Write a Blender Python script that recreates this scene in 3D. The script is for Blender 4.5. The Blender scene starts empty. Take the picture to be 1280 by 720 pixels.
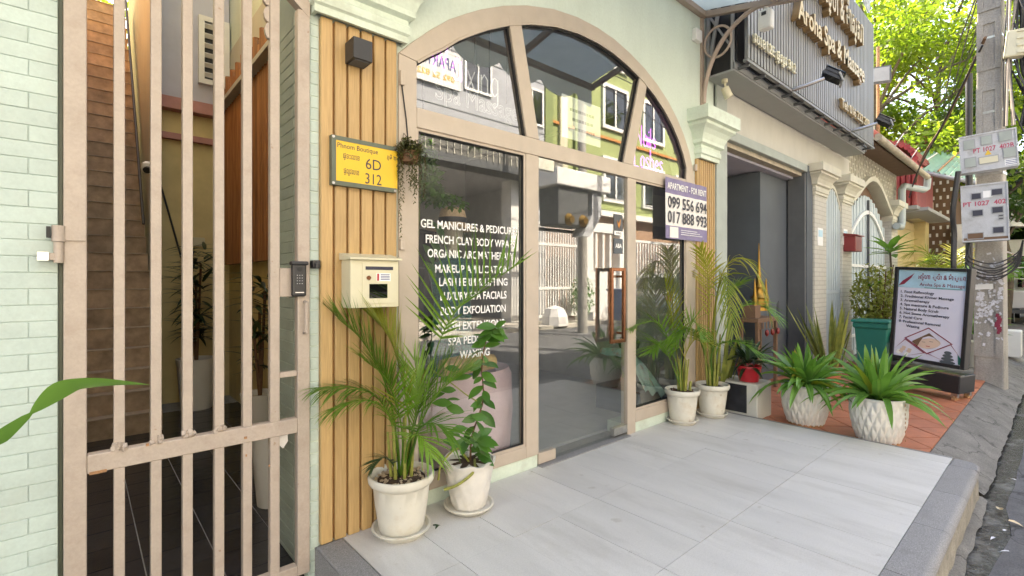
import bpy, bmesh, math, random
from mathutils import Vector, Matrix, noise
R = math.radians
random.seed(7)
SC = bpy.context.scene
COL = SC.collection
# ---------------------------------------------------------------- camera, sky, sun, exposure
cam = bpy.data.objects.new('camera', bpy.data.cameras.new('camera'))
COL.objects.link(cam)
cam.location = (0, -2.446, 1.3)
cam.rotation_euler = (R(90), 0, R(-41.479))
cam.data.sensor_width = 36
cam.data.lens = 17.16
cam.data.shift_y = -9/1280
cam.data.clip_start = 0.02
cam.data.clip_end = 800
SC.camera = cam
W = bpy.data.worlds.new('World'); SC.world = W; W.use_nodes = True
SUN_EL, SUN_AZ = R(50), R(22)          # azimuth clockwise from +Y (behind the shops)
nt = W.node_tree
sky = nt.nodes.new('ShaderNodeTexSky'); sky.sky_type = 'NISHITA'; sky.sun_disc = False
sky.sun_elevation = SUN_EL; sky.sun_rotation = SUN_AZ
sky.dust_density = 3.0; sky.air_density = 1.0; sky.ozone_density = 1.0
bg = nt.nodes['Background']; bg.inputs[1].default_value = 0.15
nt.links.new(sky.outputs[0], bg.inputs[0])
sl = bpy.data.lights.new('sun', 'SUN'); sl.energy = 4.6; sl.angle = R(0.5); sl.color = (1, .95, .86)
so = bpy.data.objects.new('sun', sl); COL.objects.link(so)
sd = Vector((math.sin(SUN_AZ)*math.cos(SUN_EL), math.cos(SUN_AZ)*math.cos(SUN_EL), math.sin(SUN_EL)))
so.rotation_euler = sd.to_track_quat('Z', 'Y').to_euler()
SC.view_settings.view_transform = 'Standard'
SC.view_settings.look = 'None'
SC.view_settings.gamma = 1
SC.view_settings.exposure = 2.45
SC.view_settings.use_white_balance = True
SC.view_settings.white_balance_temperature = 7400
SC.view_settings.white_balance_tint = 12
SC.render.engine = 'CYCLES'
SC.cycles.max_bounces = 8
SC.cycles.transparent_max_bounces = 12
SC.cycles.diffuse_bounces = 5
SC.cycles.use_denoising = True
SC.cycles.sample_clamp_indirect = 8
SC.cycles.caustics_reflective = False
SC.cycles.caustics_refractive = False

# ---------------------------------------------------------------- materials
def lin(c):
    return tuple((x/12.92 if x <= .04045 else ((x+.055)/1.055)**2.4) for x in c)
def hexc(r, g, b): return lin((r/255, g/255, b/255))
def node(t, kind, **kw):
    n = t.nodes.new(kind)
    for k, v in kw.items(): setattr(n, k, v)
    return n
def mat(name, col, rough=.6, var=.12, scale=6, bump=.0, bscale=60, metallic=0, pvar=0.0, stain=None, stain_amt=.5,
        stain_scale=3, stretch=(1, 1, 1), spec=.5, coat=0, grain=0, gscale=220, stain2=None, crack=0):
    m = bpy.data.materials.new(name); m.use_nodes = True
    t = m.node_tree; b = t.nodes['Principled BSDF']
    b.inputs['Roughness'].default_value = rough; b.inputs['Metallic'].default_value = metallic
    b.inputs['Specular IOR Level'].default_value = spec
    b.inputs['Coat Weight'].default_value = coat
    geo = node(t, 'ShaderNodeNewGeometry')
    mp = node(t, 'ShaderNodeMapping'); mp.inputs['Scale'].default_value = stretch
    t.links.new(geo.outputs['Position'], mp.inputs['Vector'])
    n = node(t, 'ShaderNodeTexNoise'); n.inputs['Scale'].default_value = scale; n.inputs['Detail'].default_value = 6
    n.inputs['Roughness'].default_value = .6
    t.links.new(mp.outputs[0], n.inputs['Vector'])
    mr = node(t, 'ShaderNodeMapRange'); mr.inputs[1].default_value = .3; mr.inputs[2].default_value = .7
    mr.inputs[3].default_value = 1-var; mr.inputs[4].default_value = 1+var
    t.links.new(n.outputs[0], mr.inputs[0])
    val = mr.outputs[0]
    if pvar:
        oi = node(t, 'ShaderNodeObjectInfo')
        r2 = node(t, 'ShaderNodeMapRange'); r2.inputs[3].default_value = 1-pvar; r2.inputs[4].default_value = 1+pvar
        t.links.new(oi.outputs['Random'], r2.inputs[0])
        mu = node(t, 'ShaderNodeMath', operation='MULTIPLY')
        t.links.new(val, mu.inputs[0]); t.links.new(r2.outputs[0], mu.inputs[1]); val = mu.outputs[0]
    if grain:
        ng = node(t, 'ShaderNodeTexNoise'); ng.inputs['Scale'].default_value = gscale; ng.inputs['Detail'].default_value = 3
        ng.inputs['Roughness'].default_value = .7
        t.links.new(geo.outputs['Position'], ng.inputs['Vector'])
        rg = node(t, 'ShaderNodeMapRange'); rg.inputs[1].default_value = .3; rg.inputs[2].default_value = .7
        rg.inputs[3].default_value = 1-grain; rg.inputs[4].default_value = 1+grain
        t.links.new(ng.outputs[0], rg.inputs[0])
        mg = node(t, 'ShaderNodeMath', operation='MULTIPLY'); t.links.new(val, mg.inputs[0]); t.links.new(rg.outputs[0], mg.inputs[1]); val = mg.outputs[0]
    if crack:
        nd = node(t, 'ShaderNodeTexNoise'); nd.inputs['Scale'].default_value = 5; nd.inputs['Detail'].default_value = 5
        t.links.new(geo.outputs['Position'], nd.inputs['Vector'])
        va = node(t, 'ShaderNodeVectorMath', operation='MULTIPLY_ADD'); va.inputs[1].default_value = (.35, .35, .35)
        t.links.new(nd.outputs['Color'], va.inputs[0]); t.links.new(geo.outputs['Position'], va.inputs[2])
        vo = node(t, 'ShaderNodeTexVoronoi', feature='DISTANCE_TO_EDGE'); vo.inputs['Scale'].default_value = crack
        t.links.new(va.outputs[0], vo.inputs['Vector'])
        rc = node(t, 'ShaderNodeMapRange'); rc.inputs[1].default_value = 0; rc.inputs[2].default_value = .012*crack; rc.inputs[3].default_value = .35
        t.links.new(vo.outputs['Distance'], rc.inputs[0])
        mc = node(t, 'ShaderNodeMath', operation='MULTIPLY'); t.links.new(val, mc.inputs[0]); t.links.new(rc.outputs[0], mc.inputs[1]); val = mc.outputs[0]
    vm = node(t, 'ShaderNodeVectorMath', operation='SCALE'); vm.inputs[0].default_value = col[:3]
    t.links.new(val, vm.inputs['Scale'])
    out = vm.outputs[0]
    if stain2:      # small separate spots: (colour, amount, scale, threshold)
        n4 = node(t, 'ShaderNodeTexNoise'); n4.inputs['Scale'].default_value = stain2[2]; n4.inputs['Detail'].default_value = 4
        t.links.new(geo.outputs['Position'], n4.inputs['Vector'])
        r4 = node(t, 'ShaderNodeMapRange'); r4.inputs[1].default_value = stain2[3]; r4.inputs[2].default_value = stain2[3]+.07; r4.inputs[4].default_value = stain2[1]
        t.links.new(n4.outputs[0], r4.inputs[0])
        m4 = node(t, 'ShaderNodeMix', data_type='RGBA'); t.links.new(r4.outputs[0], m4.inputs['Factor']); t.links.new(out, m4.inputs['A'])
        m4.inputs['B'].default_value = (*stain2[0], 1); out = m4.outputs['Result']
    if stain:
        n2 = node(t, 'ShaderNodeTexNoise'); n2.inputs['Scale'].default_value = stain_scale; n2.inputs['Detail'].default_value = 8
        n2.inputs['Roughness'].default_value = .65
        t.links.new(mp.outputs[0], n2.inputs['Vector'])
        r3 = node(t, 'ShaderNodeMapRange'); r3.inputs[1].default_value = .52; r3.inputs[2].default_value = .72
        r3.inputs[4].default_value = stain_amt
        t.links.new(n2.outputs[0], r3.inputs[0])
        mx = node(t, 'ShaderNodeMix', data_type='RGBA')
        t.links.new(r3.outputs[0], mx.inputs['Factor']); t.links.new(out, mx.inputs['A'])
        mx.inputs['B'].default_value = (*stain[:3], 1); out = mx.outputs['Result']
    t.links.new(out, b.inputs['Base Color'])
    if bump:
        n3 = node(t, 'ShaderNodeTexNoise'); n3.inputs['Scale'].default_value = bscale; n3.inputs['Detail'].default_value = 5
        t.links.new(mp.outputs[0], n3.inputs['Vector'])
        bp = node(t, 'ShaderNodeBump'); bp.inputs['Strength'].default_value = bump; bp.inputs['Distance'].default_value = .01
        t.links.new(n3.outputs[0], bp.inputs['Height']); t.links.new(bp.outputs[0], b.inputs['Normal'])
    return m
def leafmat(name, col, col2=None, trans=.35, rough=.38, scale=3, pvar=.25):
    m = bpy.data.materials.new(name); m.use_nodes = True
    t = m.node_tree; b = t.nodes['Principled BSDF']; outn = t.nodes['Material Output']
    b.inputs['Roughness'].default_value = rough
    oi = node(t, 'ShaderNodeObjectInfo'); geo = node(t, 'ShaderNodeNewGeometry')
    n = node(t, 'ShaderNodeTexNoise'); n.inputs['Scale'].default_value = scale; n.inputs['Detail'].default_value = 3
    t.links.new(geo.outputs['Position'], n.inputs['Vector'])
    ad = node(t, 'ShaderNodeMath', operation='MULTIPLY_ADD')
    t.links.new(oi.outputs['Random'], ad.inputs[0]); ad.inputs[1].default_value = pvar*2
    t.links.new(n.outputs[0], ad.inputs[2])
    mr = node(t, 'ShaderNodeMapRange'); mr.inputs[1].default_value = .3; mr.inputs[2].default_value = .7+pvar
    t.links.new(ad.outputs[0], mr.inputs[0])
    mx = node(t, 'ShaderNodeMix', data_type='RGBA')
    mx.inputs['A'].default_value = (*col, 1); mx.inputs['B'].default_value = (*(col2 or tuple(c*1.7 for c in col)), 1)
    t.links.new(mr.outputs[0], mx.inputs['Factor'])
    t.links.new(mx.outputs['Result'], b.inputs['Base Color'])
    tr = node(t, 'ShaderNodeBsdfTranslucent')
    sc_ = node(t, 'ShaderNodeVectorMath', operation='MULTIPLY'); sc_.inputs[1].default_value = (1.5, 1.6, .7) if 'leaf' in name else (1, 1, 1)
    t.links.new(mx.outputs['Result'], sc_.inputs[0]); t.links.new(sc_.outputs[0], tr.inputs[0])
    ms = node(t, 'ShaderNodeMixShader'); ms.inputs[0].default_value = trans
    t.links.new(b.outputs[0], ms.inputs[1]); t.links.new(tr.outputs[0], ms.inputs[2])
    t.links.new(ms.outputs[0], outn.inputs['Surface'])
    return m
def emitmat(name, col, s):
    m = bpy.data.materials.new(name); m.use_nodes = True
    b = m.node_tree.nodes['Principled BSDF']
    b.inputs['Base Color'].default_value = (*col, 1)
    b.inputs['Emission Color'].default_value = (*col, 1); b.inputs['Emission Strength'].default_value = s
    return m
def glassmat(name, tint=(.62, .66, .66), refl=.14):
    m = bpy.data.materials.new(name); m.use_nodes = True
    t = m.node_tree; t.nodes.clear(); o = node(t, 'ShaderNodeOutputMaterial')
    tr = node(t, 'ShaderNodeBsdfTransparent'); tr.inputs[0].default_value = (*tint, 1)
    g = node(t, 'ShaderNodeBsdfGlossy'); g.inputs['Roughness'].default_value = .004; g.inputs['Color'].default_value = (.95, .97, .97, 1)
    fr = node(t, 'ShaderNodeFresnel'); fr.inputs[0].default_value = 1.5
    ad = node(t, 'ShaderNodeMath', operation='ADD', use_clamp=True); ad.inputs[1].default_value = refl
    t.links.new(fr.outputs[0], ad.inputs[0])
    gb = node(t, 'ShaderNodeNewGeometry'); inv = node(t, 'ShaderNodeMath', operation='SUBTRACT'); inv.inputs[0].default_value = 1
    t.links.new(gb.outputs['Backfacing'], inv.inputs[1])
    mu = node(t, 'ShaderNodeMath', operation='MULTIPLY'); t.links.new(ad.outputs[0], mu.inputs[0]); t.links.new(inv.outputs[0], mu.inputs[1]); ad = mu   # one reflection per pane
    ms = node(t, 'ShaderNodeMixShader'); t.links.new(ad.outputs[0], ms.inputs[0])
    t.links.new(tr.outputs[0], ms.inputs[1]); t.links.new(g.outputs[0], ms.inputs[2]); t.links.new(ms.outputs[0], o.inputs[0])
    return m
def woodmat(name, a, b_, scale=4, stretch=(14, 14, 1), rough=.45, pvar=.1):
    m = bpy.data.materials.new(name); m.use_nodes = True
    t = m.node_tree; b = t.nodes['Principled BSDF']; b.inputs['Roughness'].default_value = rough
    geo = node(t, 'ShaderNodeNewGeometry'); mp = node(t, 'ShaderNodeMapping'); mp.inputs['Scale'].default_value = stretch
    oi = node(t, 'ShaderNodeObjectInfo')
    ofs = node(t, 'ShaderNodeVectorMath', operation='SCALE'); ofs.inputs[0].default_value = (5, 3, 9)
    t.links.new(oi.outputs['Random'], ofs.inputs['Scale'])
    ad = node(t, 'ShaderNodeVectorMath', operation='ADD')
    t.links.new(geo.outputs['Position'], ad.inputs[0]); t.links.new(ofs.outputs[0], ad.inputs[1])
    t.links.new(ad.outputs[0], mp.inputs['Vector'])
    n = node(t, 'ShaderNodeTexNoise'); n.inputs['Scale'].default_value = scale; n.inputs['Detail'].default_value = 8
    n.inputs['Distortion'].default_value = .6
    t.links.new(mp.outputs[0], n.inputs['Vector'])
    mr = node(t, 'ShaderNodeMapRange'); mr.inputs[1].default_value = .3; mr.inputs[2].default_value = .7
    t.links.new(n.outputs[0], mr.inputs[0])
    mx = node(t, 'ShaderNodeMix', data_type='RGBA'); mx.inputs['A'].default_value = (*a, 1); mx.inputs['B'].default_value = (*b_, 1)
    t.links.new(mr.outputs[0], mx.inputs['Factor'])
    r2 = node(t, 'ShaderNodeMapRange'); r2.inputs[3].default_value = 1-pvar; r2.inputs[4].default_value = 1+pvar
    t.links.new(oi.outputs['Random'], r2.inputs[0])
    vm = node(t, 'ShaderNodeVectorMath', operation='SCALE')
    t.links.new(mx.outputs['Result'], vm.inputs[0]); t.links.new(r2.outputs[0], vm.inputs['Scale'])
    t.links.new(vm.outputs[0], b.inputs['Base Color'])
    bp = node(t, 'ShaderNodeBump'); bp.inputs['Strength'].default_value = .15; bp.inputs['Distance'].default_value = .004
    t.links.new(n.outputs[0], bp.inputs['Height']); t.links.new(bp.outputs[0], b.inputs['Normal'])
    return m
M = {}
M['mint'] = mat('mint_stucco', (.575, .65, .575), .75, .06, 2.5, .2, 40, grain=.05, gscale=50, stain=(.42, .47, .38), stain_amt=.4, stain_scale=1.6, stretch=(1, 1, .4))
M['mint_brick'] = mat('mint_painted_brick', (.455, .55, .51), .6, .08, 5, .5, 14, pvar=.05, grain=.05, gscale=60, stain=(.5, .52, .45), stain_amt=.3, stain_scale=4)
M['mint_mortar'] = mat('mint_painted_mortar', (.455, .55, .51), .7, .08, 5, .2, 60)
M['capital'] = mat('mint_moulding_paint', (.58, .665, .57), .6, .06, 4, .12, 50, grain=.05, gscale=60, stain=(.38, .39, .31), stain_amt=.5, stain_scale=5)
M['beige'] = mat('beige_frame_paint', (.46, .39, .32), .45, .06, 7, .06, 60, stain=(.4, .3, .22), stain_amt=.25, stain_scale=5)
M['gate'] = mat('pinkish_beige_gate_paint', (.42, .35, .295), .42, .07, 9, .12, 70, stain=(.28, .2, .14), stain_amt=.3, stain_scale=14, grain=.06, gscale=90, stain2=((.24, .13, .07), .8, 26, .72))
M['rust'] = mat('rusty_chipped_paint', (.36, .19, .09), .8, .4, 40, .5, 90)
M['wood'] = woodmat('honey_slat_wood', (.39, .25, .105), (.50, .33, .145), 5, (22, 22, 1.2))
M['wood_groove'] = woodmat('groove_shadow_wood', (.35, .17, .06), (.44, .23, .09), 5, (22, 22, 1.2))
M['black'] = mat('matt_black_metal', (.02, .02, .022), .4, .1)
M['dark_rubber'] = mat('black_rubber', (.015, .015, .015), .6, .1)
M['glass'] = glassmat('shopfront_glass', (.90, .92, .91), .16)
M['carglass'] = glassmat('car_glass', (.12, .13, .14), .1)
M['tile'] = mat('pale_grey_terrace_tile', (.56, .545, .52), .5, .07, 5, .04, 50, pvar=.035, stain=(.34, .32, .29), stain_amt=.5, stain_scale=3.4, stretch=(1, .25, 1), spec=.35, grain=.10, gscale=160, stain2=((.30, .26, .21), .4, 9, .67))
M['grout'] = mat('dirty_grout', (.22, .21, .19), .9, .2, 30)
M['granite'] = mat('grey_granite', (.235, .23, .23), .75, .3, 180, .15, 200, pvar=.06, stain=(.15, .145, .14), stain_amt=.4, stain_scale=5, grain=.45, gscale=260)
M['terr_side'] = mat('weathered_terrace_side', (.30, .275, .23), .9, .25, 9, .5, 30, stain=(.12, .11, .1), stain_amt=.8, stain_scale=6, grain=.3, gscale=120)
M['concrete'] = mat('rough_concrete', (.155, .15, .14), .85, .25, 5, .8, 45, stain=(.075, .07, .065), stain_amt=.7, stain_scale=3, grain=.38, gscale=130, crack=1.6)
M['asphalt'] = mat('asphalt', (.11, .11, .115), .85, .3, 8, .6, 120, stain=(.19, .19, .195), stain_amt=.7, stain_scale=1.8, grain=.4, gscale=150, crack=1.1)
M['wet'] = mat('wet_gutter_concrete', (.06, .057, .053), .16, .5, 12, .7, 30, grain=.4, gscale=90, stain=(.28, .28, .27), stain_amt=.7, stain_scale=5)
M['darkgrout'] = mat('dark_paving_grout', (.07, .055, .045), .9, .2, 30)
M['terracotta'] = mat('terracotta_tile', (.44, .155, .08), .5, .15, 9, .08, 60, grain=.15, gscale=140, pvar=.14, stain=(.30, .13, .085), stain_amt=.5, stain_scale=6)
M['white'] = mat('white_paint', (.76, .75, .73), .5, .05, 5, stain=(.55, .52, .46), stain_amt=.2)
M['potwhite'] = mat('cream_pot_plastic', (.62, .595, .52), .45, .06, 9, .03, 40, stain=(.45, .33, .2), stain_amt=.5, stain_scale=7, stain2=((.3, .2, .1), .5, 20, .68))
M['potceramic'] = mat('off_white_ceramic', (.66, .63, .58), .38, .06, 14, .05, 60, stain=(.45, .40, .33), stain_amt=.35, stain_scale=9)
M['soil'] = mat('dark_soil', (.06, .035, .02), .95, .4, 60, .8, 80)
M['pebble'] = mat('pale_pebbles', (.50, .38, .25), .7, .2, 40, pvar=.3)
M['leaf'] = leafmat('palm_leaf', (.045, .14, .012), (.17, .30, .035))
M['leaf_gold'] = leafmat('golden_palm_leaf', (.13, .20, .02), (.36, .34, .05), .4)
M['leaf_dark'] = leafmat('dark_leaf', (.012, .03, .012), (.03, .06, .02), .1)
M['leaf_broad'] = leafmat('broad_leaf', (.035, .115, .018), (.09, .22, .035), .25, .35)
M['leaf_strap'] = leafmat('strap_leaf', (.05, .15, .025), (.17, .33, .075), .3, .27)
M['leaf_yellow'] = leafmat('variegated_leaf', (.05, .085, .02), (.28, .30, .07), .2, .4, 12)
M['tree'] = leafmat('tree_leaf', (.085, .15, .018), (.27, .33, .05), .6, .5, 1.2)
M['tree2'] = leafmat('dark_tree_leaf', (.025, .065, .012), (.08, .14, .02), .4, .5, 1.0)
M['stem'] = mat('yellow_green_stem', (.24, .25, .05), .5, .3, 20)
M['brownstem'] = mat('brown_stem', (.14, .07, .035), .7, .3, 30)
M['bark'] = mat('grey_bark', (.10, .08, .06), .9, .3, 8, .6, 20)
M['steel'] = mat('stainless_steel', (.55, .54, .52), .28, .1, 30, metallic=1)
M['copper'] = mat('copper_handle_metal', (.22, .10, .055), .25, .15, 20, metallic=1)
M['gold'] = mat('gold_metal', (.36, .21, .05), .45, .15, 20, metallic=1)
M['goldpaint'] = mat('gold_letter_face', (.60, .46, .27), .35, .1, 20, metallic=.6)
M['goldside'] = mat('dark_gold_letter_side', (.30, .20, .10), .4, .1, 20, metallic=.5)
M['yellow'] = mat('yellow_plate', (.72, .46, .03), .4, .04, 10)
M['greenframe'] = mat('dark_green_metal', (.10, .12, .085), .45, .1)
M['cream'] = mat('cream_enamel', (.62, .58, .42), .4, .04, 8, stain=(.45, .38, .25), stain_amt=.2)
M['grey'] = mat('grey_paint', (.32, .33, .34), .6, .08)
M['darkgrey'] = mat('dark_grey_paint', (.09, .095, .10), .6, .1)
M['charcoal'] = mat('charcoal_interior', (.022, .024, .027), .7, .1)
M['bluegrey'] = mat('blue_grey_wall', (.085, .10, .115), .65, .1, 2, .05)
M['pale'] = mat('pale_render', (.50, .49, .44), .8, .08, 3, .15, 40, stain=(.3, .28, .24), stain_amt=.45, stain_scale=1.5, stretch=(1, 1, .5))
M['greygreen'] = mat('grey_green_render', (.36, .40, .37), .8, .1, 4, .15, 40, stain=(.22, .23, .2), stain_amt=.4, stain_scale=2)
M['signgrey'] = mat('brushed_aluminium_slat', (.21, .205, .205), .38, .1, 6, metallic=.4, pvar=.1, stretch=(20, 20, .5))
M['soffit'] = mat('soffit_sheet', (.30, .31, .31), .5, .06, 3, stain=(.2, .2, .19), stain_amt=.3)
M['signback'] = mat('sign_back_panel', (.10, .10, .105), .6, .1)
M['canopy'] = leafmat('pale_blue_canopy_sheet', (.74, .80, .80), (.80, .85, .85), .68, .5, 1, .02)
M['canopybeam'] = mat('taupe_canopy_steel', (.40, .31, .255), .5, .08, 8)
M['red'] = mat('red_plastic', (.42, .02, .03), .35, .08)
M['redbox'] = mat('dark_red_metal', (.22, .025, .025), .4, .1)
M['redroof'] = mat('red_corrugated_metal', (.28, .03, .035), .45, .15, 6, stain=(.4, .14, .1), stain_amt=.4)
M['redtile'] = mat('faded_red_roof_tile', (.45, .12, .10), .7, .2, 10, pvar=.1)
M['gutterm'] = mat('stained_gutter_metal', (.42, .37, .28), .6, .15, 8, stain=(.22, .15, .09), stain_amt=.6, stain_scale=5)
M['pipe'] = mat('grey_blue_pvc', (.38, .43, .44), .45, .06)
M['greenroof'] = mat('pale_green_corrugated_metal', (.30, .46, .36), .5, .12, 5, stain=(.35, .2, .1), stain_amt=.5, stain_scale=4)
M['ironblue'] = mat('pale_blue_steel_gate', (.50, .57, .60), .45, .06, 6)
M['lattice'] = mat('breeze_block_cream', (.56, .54, .45), .7, .08)
M['latticeback'] = mat('lattice_back', (.16, .155, .14), .9, .1)
M['brown'] = mat('brown_render', (.17, .10, .06), .8, .1)
M['yshutter'] = mat('yellow_shutter', (.60, .50, .26), .6, .08)
M['greenbin'] = mat('green_plastic', (.02, .20, .15), .4, .08)
M['print'] = mat('poster_print_lilac', (.70, .70, .82), .35, .03, 3)
M['printblue'] = mat('poster_print_sky', (.40, .62, .74), .35, .15, 8)
M['ink'] = mat('dark_print_ink', (.03, .03, .05), .5, .05)
M['maroon'] = mat('maroon_print_ink', (.25, .03, .06), .5, .05)
M['navy'] = mat('navy_print_ink', (.04, .06, .20), .5, .05)
M['vinyl'] = mat('white_vinyl', (.85, .85, .83), .5, .02)
M['purple'] = mat('purple_banner_print', (.20, .17, .31), .5, .12, 20)
M['bannerwhite'] = mat('white_banner', (.72, .70, .68), .5, .06, 10)
M['skin'] = mat('face_print_skin', (.68, .52, .42), .5, .05)
M['pole'] = mat('weathered_concrete_pole', (.34, .32, .29), .85, .15, 7, .4, 50, stain=(.2, .185, .17), stain_amt=.6, stain_scale=2.5, stretch=(1, 1, .35), grain=.2, gscale=60)
M['meter'] = mat('meter_box_grey', (.47, .48, .50), .5, .08, 8, .1, 40, grain=.08, gscale=80, stain=(.25, .23, .2), stain_amt=.55, stain_scale=7)
M['paper'] = mat('torn_paper', (.62, .62, .66), .8, .25, 30)
M['redink'] = mat('red_stencil_ink', (.45, .07, .12), .6, .2, 60)
M['cable'] = mat('black_cable', (.018, .018, .02), .5, .2)
M['cablegrey'] = mat('grey_beige_cable', (.38, .33, .28), .6, .2)
M['cableblue'] = mat('blue_cable', (.06, .14, .25), .5, .1)
M['intwall'] = mat('interior_grey_wall', (.46, .46, .45), .7, .08)
M['intfloor'] = mat('interior_floor', (.40, .40, .39), .3, .1)
M['pink'] = mat('dusty_pink_velvet', (.80, .56, .58), .8, .12, 5)
M['goldcloth'] = mat('gold_satin', (.58, .36, .10), .35, .35, 18, .4, 12)
M['hatstraw'] = mat('straw_hat', (.66, .46, .30), .8, .2, 40, .4, 120)
M['mann'] = mat('mannequin_skin', (.66, .58, .48), .5, .05)
M['bamboo'] = woodmat('brown_bamboo', (.20, .075, .03), (.38, .17, .07), 4, (16, 16, .8), .5, .3)
M['stairnose'] = mat('pale_stair_nosing', (.46, .38, .30), .5, .2, 20)
M['stairtile'] = mat('brown_stair_tile', (.42, .31, .22), .6, .35, 7, .1, 40, pvar=.15)
M['palegrout'] = mat('pale_floor_grout', (.30, .30, .29), .8, .2, 20)
M['ochre'] = mat('ochre_wall', (.64, .53, .27), .8, .12, 3, .1, 30)
M['lavender'] = mat('pale_lavender_wall', (.50, .50, .58), .8, .08, 3)
M['pinkledge'] = mat('pink_ledge', (.45, .22, .20), .7, .15)
M['darktile'] = mat('black_slate_tile', (.022, .023, .028), .22, .4, 6, .12, 18, pvar=.2)
M['stonesunlit'] = mat('sunlit_toned_stone', (.62, .36, .16), .9, .3, 25, .8, 30)  # orange of sunlight on the stair wall is put into the stone colour
M['ograyw'] = mat('grey_plaster_facade', (.40, .41, .44), .8, .12, 2, stain=(.3, .3, .32), stain_amt=.4)
M['ydgreen'] = mat('lime_green_facade', (.31, .36, .14), .7, .05, 2)
M['ydgreen2'] = mat('darker_lime_facade', (.20, .25, .09), .7, .06, 2)
M['brownlight'] = mat('light_brown_wall', (.36, .22, .14), .8, .1)
M['sunpave'] = mat('pale_pavement', (.50, .46, .40), .85, .12, 3, grain=.1)
M['orange'] = mat('orange_band', (.55, .22, .05), .6, .06)
M['carwhite'] = mat('white_car_paint', (.62, .62, .62), .25, .02, coat=.5)
M['tyre'] = mat('tyre_rubber', (.02, .02, .02), .8, .2)
M['tail'] = mat('red_lamp', (.45, .01, .015), .2, .02)
M['blue'] = mat('blue_plastic', (.05, .09, .22), .4, .1)
M['sky'] = None
neon_p = emitmat('purple_neon', (.50, .10, .75), .8)
neon_o = mat('unlit_neon_tube', (.7, .7, .7), .2, .02)

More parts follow.
